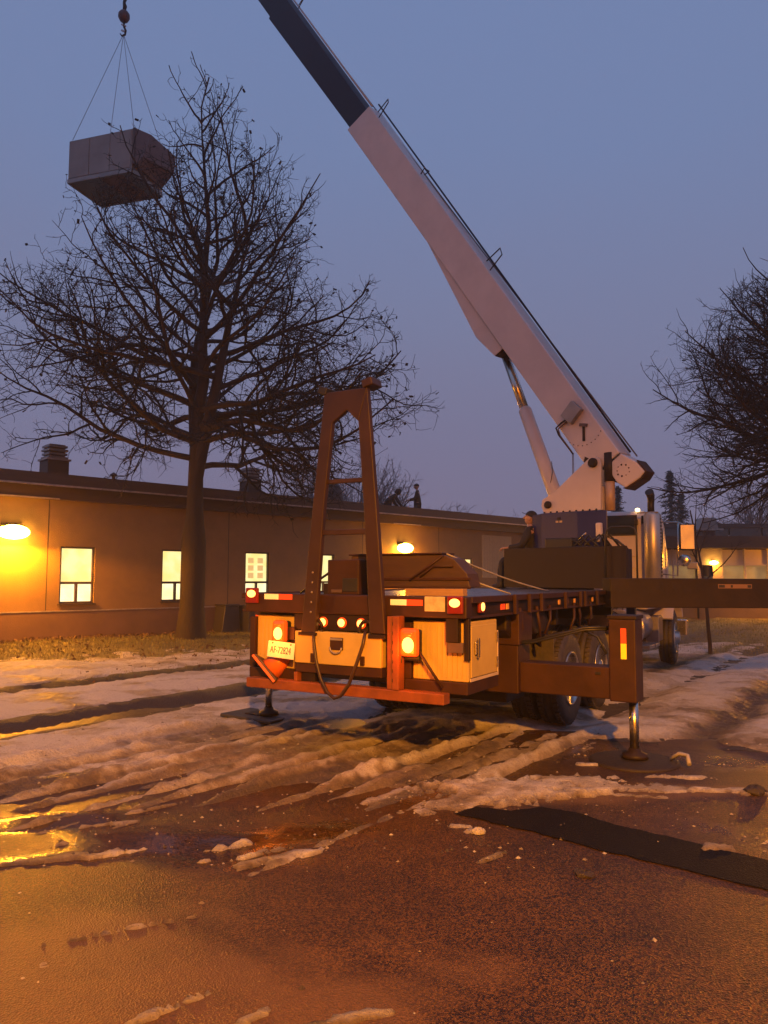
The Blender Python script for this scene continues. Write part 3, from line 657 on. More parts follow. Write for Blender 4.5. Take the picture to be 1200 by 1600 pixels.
def big_tree(name, label, loc, seed, H, trunk_r, zc, prof, nl, cfg, rz=0, leaders=((0, 0),), lean=0.0, leaf=0, zl=3.3):
    r = random.Random(seed); t = thing(name, label, 'tree', loc, rz)
    def renv(z):
        for (z0, r0), (z1, r1) in zip(prof, prof[1:]):
            if z0 <= z <= z1: return r0 + (r1 - r0) * (z - z0) / (z1 - z0)
        return .05
    def env(p): return math.hypot(p.x, p.y) / max(.15, renv(p.z)) * (1 + .12 * math.sin(3 * math.atan2(p.y, p.x) + p.z))
    trunk = []; limbs = []; twigs = []
    n = 18; pts = []; rs = []
    wx = wy = 0
    for i in range(n + 1):
        z = H * i / n; wx += r.gauss(0, .055) * (i > 7); wy += r.gauss(0, .055) * (i > 7)
        pts.append((wx + lean * z, wy, z)); k = z / H
        rs.append(trunk_r * (1.0 + .35 * max(0, 1 - z / .7)) if z < zc else max(.02, trunk_r * .68 * (1 - (z - zc) / (H - zc)) ** 1.15))
    # root flare and forks
    trunk.append((pts, rs, 14))
    leads = [(pts, H, trunk_r * .78)]
    for (lx, ly, z0, L) in leaders:
        i0 = int(z0 / H * n); p0 = pts[i0]
        pp, dd = grow_chain(r, p0, (lx, ly, 1), L, 10, .05, .12)
        r0 = trunk_r * .62; trunk.append((pp, [max(.02, r0 * (1 - q_ / 10.5)) for q_ in range(11)], 10)); leads.append((pp, L + z0, r0))
    for (pp, HH, rr) in leads:
        m_ = len(pp) - 1; zlo = max(zl, pp[0][2] + .3)
        cnt = nl if pp is pts else nl // 3
        a0 = r.random() * 6.28
        for i in range(cnt):
            f = (i + r.random() * .8) / cnt; z = zlo + (HH - .3 - zlo) * f ** 1.15
            j = min(range(m_), key=lambda q_: abs(pp[q_][2] - z)); p = Vector(pp[j]).lerp(Vector(pp[j + 1]), r.random() * .8)
            az = a0 + i * 2.4 + r.gauss(0, .3); low = 1 - f
            el = rad(8 + 46 * f + r.gauss(0, 7)); R_ = renv(p.z + .25 * renv(p.z))
            L = max(.5, R_ * r.uniform(.82, 1.12)); L = max(.4, L - .6 * math.hypot(p.x, p.y) * (1 if Vector((math.cos(az), math.sin(az))).dot(Vector((p.x, p.y))) > 0 else -.5))
            d = Vector((math.cos(az) * math.cos(el), math.sin(az) * math.cos(el), math.sin(el)))
            br = min(.105, .013 + .0105 * L * (1 + .35 * low)); ns = 11
            cp_, cd = grow_chain(r, p, d, L, ns, .11, .16, .05 * low)
            limbs.append((cp_, [max(.012, br * (1 - .86 * q_ / ns)) for q_ in range(ns + 1)], 6))
            branch(r, twigs, cp_, cd, L, br, 0, cfg, env)
    emit_chains('trunk', trunk, bark, t); emit_chains('limbs', limbs, bark, t); o = emit_chains('twigs', twigs, twig_m, t); o['kind'] = 'stuff'
    if leaf:
        lv = []; lf = []
        for i in range(leaf):
            c = r.choice(twigs)[0][-1]; s_ = r.uniform(.03, .06); a, b = rv(r, 1).normalized() * s_, rv(r, 1).normalized() * s_; c = Vector(c); k = len(lv)
            lv += [c + a, c + b, c - a, c - b]; lf.append((k, k + 1, k + 2, k + 3))
        o = np_mesh('seed_clusters', lv, lf, twig_m, False); o.parent = t; o['kind'] = 'stuff'
    return t
#        dens  lenf ang nseg sides wig  up  tmin
cfgA = [(.50, .54, 44, 8, 5, .20, .13, .2), (.24, .52, 50, 6, 4, .27, .10, .12), (.155, .40, 52, 3, 3, .28, .04, .15)]
big_tree('bare_tree', 'tall bare tree with a thick trunk and spreading twiggy crown before the brown building', (-4.86, 19.7, .08), 11, 15.0, .305, 3.3,
         [(0, .2), (2.9, .6), (3.4, 4.4), (4.4, 6.0), (7, 5.8), (9.3, 4.6), (11.3, 3.1), (13, 2.1), (15.4, .6)], 40, cfgA, leaders=((.16, .02, 4.6, 7.0), (-.12, .2, 5.6, 6.0)), lean=.008, leaf=2200, zl=4.15)
cfgB = [(.38, .50, 40, 7, 5, .18, .13, .2), (.21, .50, 42, 5, 4, .20, .10, .12), (.15, .40, 44, 3, 3, .22, .06, .15)]
big_tree('spreading_bare_tree', 'wide bare tree whose fine drooping twigs reach in from the right edge', (13.7, 20.2, 0), 29, 10.0, .34, 2.4,
         [(0, .2), (2.9, .6), (3.6, 4.5), (4.6, 6.0), (6, 6.3), (7.5, 5.8), (9, 4.8), (10.2, 3.4), (11.5, 1.0)], 58, cfgB, leaders=((.3, .1, 2.8, 6.0), (-.35, .1, 3.0, 6.0), (0, -.35, 3.2, 5.5)), leaf=500, zl=4.3)
# hazy trees far behind
RMIN[0] = .016
far_m = mat('hazed_far_twigs', (.24, .18, .18), .9, var=.3)  # pale tone puts the distance haze into the twig colour
def far_tree(x, y, H, W, seed, label, n=26, z0=0):
    r = random.Random(seed); t = thing('distant_bare_tree', label, 'tree', (x, y, z0), 0, 'hazy bare trees beyond the roofs')
    limbs = []; tw = []
    for i in range(n):
        az = r.random() * 6.28; el = rad(r.uniform(35, 82)); L = H * .62 * r.uniform(.7, 1.1) * (1 - .25 * math.cos(el)); p = (0, 0, H * r.uniform(.22, .5))
        k = W / H * 1.6
        d = (math.cos(az) * math.cos(el) * k, math.sin(az) * math.cos(el) * k, math.sin(el))
        a, b = grow_chain(r, p, d, L, 7, .12, .05); limbs.append((a, [.09 * (1 - .8 * q_ / 7) for q_ in range(8)], 4))
        branch(r, tw, a, b, L, .08, 0, [(.42, .46, 38, 4, 3, .16, .02, .2), (.26, .42, 42, 3, 3, .2, -.05, .15)], None)
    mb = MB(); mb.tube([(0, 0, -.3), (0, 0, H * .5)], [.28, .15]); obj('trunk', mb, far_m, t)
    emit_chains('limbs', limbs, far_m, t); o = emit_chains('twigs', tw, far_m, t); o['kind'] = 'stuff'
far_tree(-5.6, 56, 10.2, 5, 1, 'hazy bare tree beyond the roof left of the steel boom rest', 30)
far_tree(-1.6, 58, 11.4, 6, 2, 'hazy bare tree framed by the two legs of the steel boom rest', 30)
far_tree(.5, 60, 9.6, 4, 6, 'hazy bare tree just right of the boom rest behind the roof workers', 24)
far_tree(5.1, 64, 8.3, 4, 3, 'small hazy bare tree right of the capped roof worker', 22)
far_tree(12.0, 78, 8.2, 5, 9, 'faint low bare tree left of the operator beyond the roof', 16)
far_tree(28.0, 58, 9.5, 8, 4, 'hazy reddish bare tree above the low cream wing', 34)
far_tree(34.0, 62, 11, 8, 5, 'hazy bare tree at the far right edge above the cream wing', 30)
needle = mat('spruce_needles', (.030, .042, .034), .9, var=.5, scale=3)
def spruce(x, y, H, R_, seed, label):
    r = random.Random(seed); t = thing('spruce_tree', label, 'tree', (x, y, 0), 0, 'dark spruces behind the truck cab')
    mb = MB(); mb.tube([(0, 0, -.3), (0, 0, H)], [.25, .02], 6); obj('trunk', mb, bark, t)
    V = []; F_ = []
    for i in range(int(H * 34)):
        z = H * (.12 + .87 * (i / (H * 34)) ** .9); rr = R_ * (1 - z / H) ** .85 * r.uniform(.65, 1.15) + .12; az = r.random() * 6.28
        for k in range(9):
            f = (k + r.random()) / 9; c = Vector((math.cos(az) * rr * f, math.sin(az) * rr * f, z - .28 * rr * f + .15 * rr * f * f)) + rv(r, .05)
            s_ = r.uniform(.12, .3) * (1.1 - .4 * f); a = Vector((math.cos(az + r.gauss(0, .8)), math.sin(az + r.gauss(0, .8)), r.gauss(-.25, .3))) * s_; b = rv(r, 1).normalized() * s_ * .28
            m_ = len(V); V += [c - a - b, c - a * .2 + b, c + a]; F_.append((m_, m_ + 1, m_ + 2))
    o = np_mesh('crown', V, F_, needle, False); o.parent = t
spruce(18.2, 60, 8.9, 2.0, 1, 'small pointed spruce just above the cab roof')
spruce(21.6, 58, 9.8, 2.6, 2, 'tall dark spruce behind the truck mirror')
spruce(23.9, 62, 8.6, 2.1, 3, 'dark spruce right of the tallest one near the mirror')

# young street tree on the right
RMIN[0] = .006
t = thing('young_tree', 'thin young tree standing in the snow behind the dark crane beam', 'tree', (7.12, 17.1, 0))
r = random.Random(5); tr = []; tw = []
pp, dd = grow_chain(r, (0, 0, -.1), (0.02, 0, 1), 3.3, 10, .03, 0); tr.append((pp, [.048 * (1 - .75 * k / 10) for k in range(11)], 7))
for (z, d, L) in ((.55, (.55, 0, 1), 1.3), (.62, (-.5, .2, 1), 1.0), (.7, (.3, .4, 1), .9), (.8, (-.3, -.3, 1), .8), (.85, (.4, -.2, 1), .7)):
    a, b = grow_chain(r, pp[int(z * 10)], d, L, 6, .08, .05); tr.append((a, [.02 * (1 - .7 * k / 6) for k in range(7)], 5)); branch(r, tw, a, b, L, .014, 0, [(.22, .35, 40, 3, 3, .1, .1, .2)], None)
emit_chains('trunk', tr, bark, t); o = emit_chains('twigs', tw, twig_m, t); o['kind'] = 'stuff'
o = emit_chains('tree_tie', [([(0, 0, 1.72), (.0, 0, 1.95)], [.13, .12], 8)], black_part, t)

# crumbs of slush and grit lying about the yard
r = random.Random(12); XY = []
while len(XY) < 16000:
    y = 2.6 + 8.5 * r.random() ** 1.1; x = r.uniform(-.55, .55) * y
    XY.append((x, y))
XY = np.array(XY); dd, dr = snow_fields(XY[:, 0], XY[:, 1]); ee = edge(XY[:, 0], XY[:, 1])
nearr = np.exp(-np.abs(dd) / .018)
keepm = (np.random.RandomState(2).rand(len(XY)) < (.008 + .75 * nearr * (XY[:, 1] > 4.6) + .10 * (dd > 0))) & (ee < .4)
XY = XY[keepm]; dd = dd[keepm]; zz = np.where(ee[keepm] > -.3, lawn_h(XY[:, 0], XY[:, 1]), 0) + np.clip(dd, 0, .3)
V = []; F_ = []; DA = []
OC = [(1, 0, 0), (0, 1, 0), (-1, 0, 0), (0, -1, 0), (0, 0, 1)]
for i in range(len(XY)):
    s_ = .004 + .012 * r.random() ** 2.5; k = len(V); dv = r.choice((.1, .25, .4, .95))
    for o_ in OC: V.append((XY[i, 0] + o_[0] * s_ * r.uniform(.6, 1.5), XY[i, 1] + o_[1] * s_ * r.uniform(.6, 1.5), zz[i] + o_[2] * s_ * r.uniform(.5, 1.0))); DA.append(dv)
    F_ += [(k, k + 1, k + 4), (k + 1, k + 2, k + 4), (k + 2, k + 3, k + 4), (k + 3, k, k + 4)]
o = np_mesh('slush_crumbs', V, F_, snow_m, False); attr(o, 'dirt', DA); o['kind'] = 'stuff'; o['label'] = 'small crumbs of slush and grit scattered over the yard'
# grass blades and fallen leaves
r = random.Random(3); V = []; F_ = []
for i in range(52000):
    if i < 36000: u, w = r.uniform(-1, 14), abs(r.gauss(0, 2.6)) + .1; x, y = P0 + WD * u + WN * w
    else: x, y = r.uniform(5, 17), r.uniform(17, 32)
    V.append((x, y))
XY = np.array(V); hh = lawn_h(XY[:, 0], XY[:, 1]); V = []
for i in range(len(XY)):
    x, y = XY[i]; z = hh[i]; a = r.random() * 6.28; w_ = .007; h_ = r.uniform(.03, .085); lx, ly = r.gauss(0, .03), r.gauss(0, .03)
    k = len(V); V += [(x - math.cos(a) * w_, y - math.sin(a) * w_, z - .01), (x + math.cos(a) * w_, y + math.sin(a) * w_, z - .01), (x + lx, y + ly, z + h_)]; F_.append((k, k + 1, k + 2))
o = np_mesh('grass', V, F_, mat('dull_grass', (.24, .21, .07), .8, var=.4, scale=2), False); o['kind'] = 'stuff'; o['label'] = 'short dull grass along the foot of the buildings'
V = []; F_ = []
for i in range(2600):
    if i < 1700: u, w = r.uniform(-1.5, 22), abs(r.gauss(.12, .25)) + .06
    else: u, w = r.uniform(-1, 12), r.uniform(.3, 7)
    x, y = P0 + WD * u + WN * w; V.append((x, y))
XY = np.array(V); hh = lawn_h(XY[:, 0], XY[:, 1]); V = []
for i in range(len(XY)):
    c = Vector((XY[i][0], XY[i][1], hh[i] + .02 + r.random() * (.08 if i < 1700 else .03))); s_ = r.uniform(.03, .06); a = rv(r, 1).normalized() * s_; b = rv(r, 1).normalized() * s_
    k = len(V); V += [c - a, c + b * .6, c + a, c - b * .6]; F_.append((k, k + 1, k + 2, k + 3))
o = np_mesh('fallen_leaves', V, F_, mat('brown_leaves', (.16, .085, .035), .8, var=.5, scale=30), False); o['kind'] = 'stuff'; o['label'] = 'drift of brown fallen leaves along the foot of the brown wall'

# ------------------------------------------------------------------ the crane truck (local x = right side, y = forward)
T0 = Vector((-.05, 7.68, 0))
truck = thing('crane_truck', 'white flatbed crane truck with long raised boom, set on outriggers in the slush', 'crane truck', T0, rad(-30))
def P(name, m, boxes, bevel=.006, parent=None, label=None):
    mb = MB()
    for b in boxes: mb.box(*b)
    return obj(name, mb, m, parent or truck, bevel, label)
def T(name, m, pts, r, sides=8, parent=None, bevel=0):
    mb = MB(); mb.tube(pts, r, sides); return obj(name, mb, m, parent or truck, bevel)
# deck
P('deck', deck_metal, [(-1.20, 1.19, -.60, 5.15, 1.43, 1.495)], .004)
P('rear_bar', brown_steel, [(-1.10, 1.25, -.72, -.602, 1.33, 1.51)], .012)
for s in (-1, 1):
    P('side_rail', brown_steel, [(s * 1.192 if s > 0 else -1.25, 1.25 if s > 0 else -1.192, -.598, 5.1, 1.455, 1.51)], .006)
    P('side_channel', dark_steel, [(1.10 if s > 0 else -1.2, 1.2 if s > 0 else -1.10, -.598, 5.0, 1.34, 1.452)], .006)
    P('lower_rail_lip', brown_steel, [(1.15 if s > 0 else -1.24, 1.24 if s > 0 else -1.15, -.598, 4.95, 1.325, 1.345)], .003)
for i, u in enumerate((.35, .75, 1.12, 1.5, 1.95, 2.55, 2.75, 3.3, 4.0, 4.6)):
    if i in (3, 8): continue
    P('stake_pocket', brown_steel, [(1.252, 1.285, u, u + .06, 1.33, 1.515)], .004)
for i, u in enumerate((.16, .30, .55, 1.9, 2.2, 2.5, 3.3, 3.52, 4.75)):
    P('side_reflector', reflect_amber if i else reflect_red, [(1.2, 1.212, u, u + (.10 if i < 1 else .055), 1.375, 1.43)], .002)
# straps and hooks hanging under the right rail
for (u, l, c) in ((.62, .38, .10), (1.12, .42, .16), (1.55, .30, -.12), (2.45, .34, -.15), (2.62, .30, .12), (3.15, .28, .0)):
    T('hanging_strap', brown_steel, [(1.22, u, 1.38), (1.235, u + c * .3, 1.38 - l * .5), (1.2, u + c, 1.38 - l), (1.13, u + c + .08, 1.38 - l + .02)], [.018, .016, .014, .012], 6)
for u in (.42, 1.15):
    mb = MB(); mb.prism([(u, 1.33), (u + .42, 1.33), (u + .42, 1.2), (u + .32, 1.10), (u + .12, 1.08), (u, 1.17)], .85, 1.16, 'yz'); obj('under_deck_bin', mb, dark_steel, truck, .02)
mb = MB(); mb.lathe((.75, 1.62, 1.14), (1, 0, 0), [(0, .17), (.02, .18), (.34, .18), (.38, .15), (.40, .06)], 18); obj('air_tank', mb, dark_steel, truck)
# frame rails and cross members
for s in (-.45, .37): P('frame_rail', dark_steel, [(s, s + .08, -.55, 10.6, .86, 1.12)], .004)
for u in (.1, 1.3, 2.2, 3.7, 4.8): P('cross_member', dark_steel, [(-1.08, 1.08, u, u + .09, 1.13, 1.33)], .004)
# rear valance with the three identification lamps
P('lamp_bar', dark_steel, [(-.52, .52, -.70, -.55, 1.185, 1.328)], .008)
P('rear_cross_plate', dark_steel, [(-1.05, -.52, -.55, -.5, 1.2, 1.33), (.52, 1.1, -.55, -.5, 1.25, 1.33)], .004)
for v in (-.185, .02, .225):
    mb = MB(); mb.lathe((v, -.70, 1.258), (0, -1, 0), [(0, .048), (.014, .048), (.02, .040)], 20); h_ = obj('lamp_halo_ring', mb, lens_mid, truck)  # glowing rim stands in for the halo round the lamp
    mb = MB(); mb.lathe((v, -.715, 1.258), (0, -1, 0), [(0, .036), (.012, .034), (.022, .022), (.026, .004)], 18); obj('identification_lamp', mb, lens_on, truck)
for v in (-.24, .30):
    T('shackle', dark_steel, [(v + .07 * math.cos(a), -.745, 1.20 + .085 * math.sin(a)) for a in [k * .52 for k in range(13)]], .017, 8)
T('hanging_loop_strap', frame_paint, [(-.24, -.76, 1.21), (-.225, -.80, 1.10), (-.18, -.82, .92), (-.12, -.83, .76), (-.04, -.84, .65), (.03, -.84, .605), (.10, -.84, .63), (.18, -.83, .74), (.25, -.82, .92), (.30, -.80, 1.08), (.31, -.77, 1.20)], .016, 8)
# rear reflective strips
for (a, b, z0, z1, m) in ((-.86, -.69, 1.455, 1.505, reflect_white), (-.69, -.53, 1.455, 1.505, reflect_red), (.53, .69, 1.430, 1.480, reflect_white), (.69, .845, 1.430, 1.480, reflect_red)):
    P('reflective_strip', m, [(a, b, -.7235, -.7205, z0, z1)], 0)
pl_ = P('scratched_plate', mat('worn_white_plate', (.62, .52, .34), .5, var=.45, scale=14), [(.865, 1.055, -.7245, -.7205, 1.385, 1.51)], .001)
# corner lamps
def marker(v, u, z, w, h, d='y'):
    if d == 'y':
        a = P('corner_lamp', lens_red, [(v - w * .75, v + w * .75, u - .03, u, z - h, z + h * .72)], .01)
        mb = MB(); mb.ball((v, u - .03, z + h * .06), w * .52, .016, h * .42, 16, 10); obj('lit_lens', mb, lens_on, a)
    else:
        a = P('side_lamp', lens_red, [(v, v + .03, u - w * .8, u + w * .8, z - h * .7, z + h * .7)], .01)
        mb = MB(); mb.ball((v + .03, u, z), .014, w * .48, h * .5, 16, 10); obj('lit_lens', mb, lens_on, a)
marker(1.155, -.72, 1.455, .095, .085); marker(-1.0, -.72, 1.50, .10, .085)
marker(1.21, -.35, 1.42, .07, .075, 'x')

# tool boxes
def toolbox(s):
    a, b = (.70, 1.22) if s > 0 else (-1.02, -.55)
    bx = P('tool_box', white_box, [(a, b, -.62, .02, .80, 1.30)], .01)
    P('box_frame', brown_steel, [(a - .06, b + .01, -.66, .03, .70, .798)], .006, bx)
    P('box_side_frame', brown_steel, [(a - .065, a - .004, -.655, -.58, .80, 1.28)], .004, bx)
    for k in range(11 if s > 0 else 8):
        x_ = a + .035 + k * .047
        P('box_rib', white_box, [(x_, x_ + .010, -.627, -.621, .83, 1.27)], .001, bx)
    if s > 0:
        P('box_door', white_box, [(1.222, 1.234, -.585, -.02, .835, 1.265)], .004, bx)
        P('door_trim', mat('pale_trim', (.55, .45, .35), .4), [(1.234, 1.242, -.62, -.0, .805, .83), (1.234, 1.242, -.02, .0, .83, 1.2)], .002, bx)
        P('box_latch', chrome, [(1.236, 1.255, -.53, -.47, 1.02, 1.13)], .008, bx)
        P('latch_handle', chrome, [(1.256, 1.272, -.515, -.485, 1.0, 1.16)], .004, bx)
        for k in (0, 1): P('door_hinge', chrome, [(1.236, 1.25, -.05, -.03, .88 + k * .22, .97 + k * .22)], .002, bx)
toolbox(1); toolbox(-1)
P('hanging_bracket', dark_steel, [(1.05, 1.16, -.70, -.62, 1.13, 1.33)], .006)
P('grey_control_plate', galv_dark, [(1.06, 1.20, -.69, -.63, 1.045, 1.128)], .004)
P('hanging_bracket', dark_steel, [(1.20, 1.245, -.66, -.62, .98, 1.33)], .006)
T('diagonal_stay', brown_steel, [(.80, -.74, 1.07), (1.02, -.70, .75)], .013, 6)
# tail lamps
def tail(v, z, w=.085, h=.12):
    hs = P('tail_lamp', lens_mid, [(v - w, v + w, -.79, -.72, z - h, z + h)], .03)
    P('lamp_housing', black_part, [(v - w * .9, v + w * .9, -.73, -.66, z - h - .04, z + h * .9)], .02, hs)
    mb = MB(); mb.ball((v, -.79, z - h * .18), w * .66, .022, h * .55, 20, 12); obj('lit_lens', mb, lens_on, hs)
    mb = MB(); mb.ball((v, -.79, z + h * .60), w * .6, .014, h * .20, 16, 8); obj('upper_lens', mb, lens_mid, hs)
tail(.74, 1.12); tail(-.64, 1.16, .075, .105)
for (v, z, e_) in ((.74, 1.06, 9), (-.64, 1.1, 7)):
    l = bpy.data.lights.new('tail_light', 'POINT'); l.energy = e_; l.color = (1, .16, .01); l.shadow_soft_size = .05
    lo_ = bpy.data.objects.new('tail_light', l); C.objects.link(lo_); lo_.parent = truck; lo_.location = (v, -.90, z)
P('lamp_arm', red_paint, [(.60, .68, -.74, -.70, 1.10, 1.14)], .004); P('lamp_arm', brown_steel, [(-.58, -.50, -.72, -.66, 1.08, 1.2)], .004)
T('lamp_cable', black_part, [(.66, -.75, 1.08), (.66, -.76, .95), (.62, -.76, .88)], .006, 6)
# middle white box with its latch
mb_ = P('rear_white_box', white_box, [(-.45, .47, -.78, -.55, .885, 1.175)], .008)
P('box_lower_frame', brown_steel, [(-.45, .47, -.765, -.55, .80, .883)], .006, mb_)
P('latch_tray', brown_steel, [(-.055, .085, -.79, -.781, 1.02, 1.13)], .006, mb_)
P('latch_bar', galv, [(-.05, .08, -.80, -.791, 1.105, 1.125)], .003, mb_)
mb = MB(); mb.tube([(.015 + .062 * math.cos(a), -.80, 1.045 + .055 * math.sin(a)) for a in [math.pi + k * math.pi / 8 for k in range(9)]], .008, 6); obj('latch_ring', mb, galv, mb_)
for v in (-.26, .27): P('hook_bracket', brown_steel, [(v, v + .04, -.80, -.781, .90, .98)], .004, mb_)
# orange bumper stand
P('bumper_beam', red_paint, [(-1.0, 1.08, -.80, -.68, .625, .715)], .008)
st_ = P('bumper_post', red_paint, [(.535, .585, -.79, -.70, .716, 1.335), (.595, .66, -.81, -.70, .716, 1.34)], .006)
for k in range(7): P('post_slot', black_part, [(.600, .606, -.812, -.809, .78 + k * .08, .81 + k * .08)], 0, st_)
P('bumper_post', red_paint, [(-.45, -.41, -.79, -.70, .716, .80)], .006); P('bumper_gusset', dark_steel, [(-.40, -.25, -.74, -.62, .716, .88)], .004)
# licence plate
lp = P('licence_plate', mat('plate_white', (.82, .78, .66), .4, var=.12, scale=20, emit=(1, .6, .2), est=.10), [(-.155, .155, -.004, .004, -.075, .075)], .004)  # weak glow puts nearby lamp light into the plate
lp.location = (-.60, -.79, .99); lp.rotation_euler = (rad(-4), rad(3), 0)
text('plate_number', 'AF-72824', .078, mat('plate_blue', (.03, .04, .12), .5), lp, Matrix.Translation((-.002, -.0052, -.005)) @ Matrix.Rotation(rad(90), 4, 'X') @ Matrix.Diagonal((.78, 1.15, 1, 1)))
for s in (-.10, .11): 
    mb = MB(); mb.lathe((s, -.004, .058), (0, -1, 0), [(0, .008), (.004, .007)], 10); obj('plate_bolt', mb, black_part, lp)
# A shaped boom rest
rest = MB(); AF = .045
rest.prism([(v + AF, z) for v, z in [(-.42, 1.16), (-.31, 2.3), (-.19, 3.37), (.275, 3.37), (.18, 3.07), (.055, 3.185), (-.10, 3.08), (-.185, 2.3), (-.265, 1.16)]], -.79, -.735)
fr_ = obj('boom_rest_frame', rest, frame_paint, truck, .008)
mb = MB(); mb.prism([(v + AF, z) for v, z in [(.18, 3.07), (.275, 3.37), (.375, 2.3), (.47, 1.18), (.315, 1.18), (.245, 2.3)]], -.79, -.735); obj('boom_rest_leg', mb, frame_paint, truck, .008)
P('rest_rung', frame_paint, [(-.16, .31, -.77, -.73, 2.52, 2.56)], .006); P('rest_rung', frame_paint, [(-.20, .34, -.77, -.73, 2.05, 2.10)], .006)
P('rest_foot', dark_steel, [(-.40, -.20, -.80, -.721, 1.14, 1.165)], .004); P('rest_foot', dark_steel, [(.35, .52, -.80, -.721, 1.14, 1.175)], .004)
hp = P('rest_pad', frame_paint, [(-.055, .055, -.09, .09, -.035, .04)], .01); hp.location = (.325, -.72, 3.41); hp.rotation_euler = (0, rad(-14), 0)
hp = P('rest_pad', black_part, [(-.05, .05, -.08, .08, -.035, .035)], .01); hp.location = (-.165, -.72, 3.395); hp.rotation_euler = (0, rad(18), 0)
for k in range(5):
    mb = MB(); mb.lathe((-.31 + AF + k * .004, -.791, 1.35 + k * .09), (0, -1, 0), [(0, .010), (.006, .009)], 8); obj('frame_bolt', mb, galv, truck)
# rear outriggers
P('outrigger_box', brown_steel, [(-1.22, 1.22, .56, .90, .56, 1.02)], .01)
P('outrigger_hanger', brown_steel, [(.90, 1.24, .54, .92, 1.022, 1.33)], .01); P('outrigger_hanger', brown_steel, [(-1.24, -.90, .54, .92, 1.022, 1.33)], .01)
for s in (1, -1):
    def X2(a, b): return (a, b) if s > 0 else (-b, -a)
    x_ = 2.20 if s > 0 else -1.93
    arm = P('outrigger_beam', brown_steel, [(1.221 if s > 0 else x_ + .1, x_ - .1 if s > 0 else -1.221, .60, .86, .575, .86)], .01)
    leg = P('outrigger_leg', brown_steel, [(x_ - .12, x_ + .12, .58, .88, .56, 1.30)], .012)
    P('leg_cap', dark_steel, [(x_ - .13, x_ + .13, .57, .89, 1.301, 1.335)], .006, leg)
    rx = x_ - .01 if s > 0 else x_ - .10
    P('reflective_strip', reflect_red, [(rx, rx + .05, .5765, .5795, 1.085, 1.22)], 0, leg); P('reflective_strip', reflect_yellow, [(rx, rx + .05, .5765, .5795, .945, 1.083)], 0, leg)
    mb = MB(); mb.lathe((x_ + .06 * (s > 0), .73, .56), (0, 0, -1), [(0, .042), (.44, .042)], 20); obj('jack_rod', mb, chrome, truck)
    mb = MB(); mb.lathe((x_ + .06 * (s > 0), .73, .14), (0, 0, -1), [(0, .05), (.03, .06), (.05, .11), (.085, .12)], 20); obj('jack_foot', mb, dark_steel, truck)
P('beam_end_bolt', black_part, [(1.95, 2.0, .592, .60, .79, .815)], .002)
for k, (a, b) in enumerate(((0, 0), (.03, .02))):
    T('hydraulic_hose', black_part, [(1.12, .62 + a, 1.04), (1.35, .60 + a, 1.05 + b), (1.6, .60, 1.12 + b), (1.85, .62, 1.19 + b), (2.08, .70, 1.20 + b)], .013, 6)
T('hydraulic_hose', black_part, [(1.8, .66, 1.2), (1.98, .60, 1.13), (2.06, .59, .98)], .012, 6)
# front swing-out outrigger beam (long dark box beam reaching out to the right)
ob = P('front_outrigger_beam', navy_paint, [(-.35, 4.0, -.16, .16, 1.285, 1.675)], .012)
ob.location = (1.55, 4.02, 0); ob.rotation_euler = (0, 0, rad(33.5)); ob.data.materials[0] = dark_steel
bs_ = P('beam_strip', mat('dull_orange_strip', (.45, .24, .10), .5), [(-.03, .03, -.178, -.164, -.125, .125)], .003, ob); bs_.location = (2.47, 0, 1.555); bs_.rotation_euler = (0, rad(24), 0)
for x_ in (1.1, 2.55):
    dec = P('decal', mat('decal_tan', (.22, .12, .07), .5), [(x_, x_ + .46, -.1635, -.1605, 1.545, 1.60)], 0, ob)
    P('decal_end', black_part, [(x_ + .01, x_ + .09, -.1655, -.164, 1.555, 1.59)], 0, ob); P('decal_end', black_part, [(x_ + .40, x_ + .45, -.1655, -.164, 1.555, 1.59)], 0, ob)
    P('decal_mark', black_part, [(x_ + .17, x_ + .20, -.1655, -.164, 1.555, 1.59)], 0, ob)
P('beam_hook', dark_steel, [(2.14, 2.26, -.1, .1, 1.22, 1.284)], .01, ob)
P('beam_top_bracket', dark_steel, [(2.36, 2.52, -.1, .1, 1.677, 1.76), (2.43, 2.50, -.08, .08, 1.761, 1.80)], .008, ob)
T('beam_jack', chrome, [(3.85, 0, 1.29), (3.85, 0, .12)], .05, 16, ob)
P('beam_jack_leg', dark_steel, [(3.7, 4.0, -.17, .17, .8, 1.284)], .01, ob)
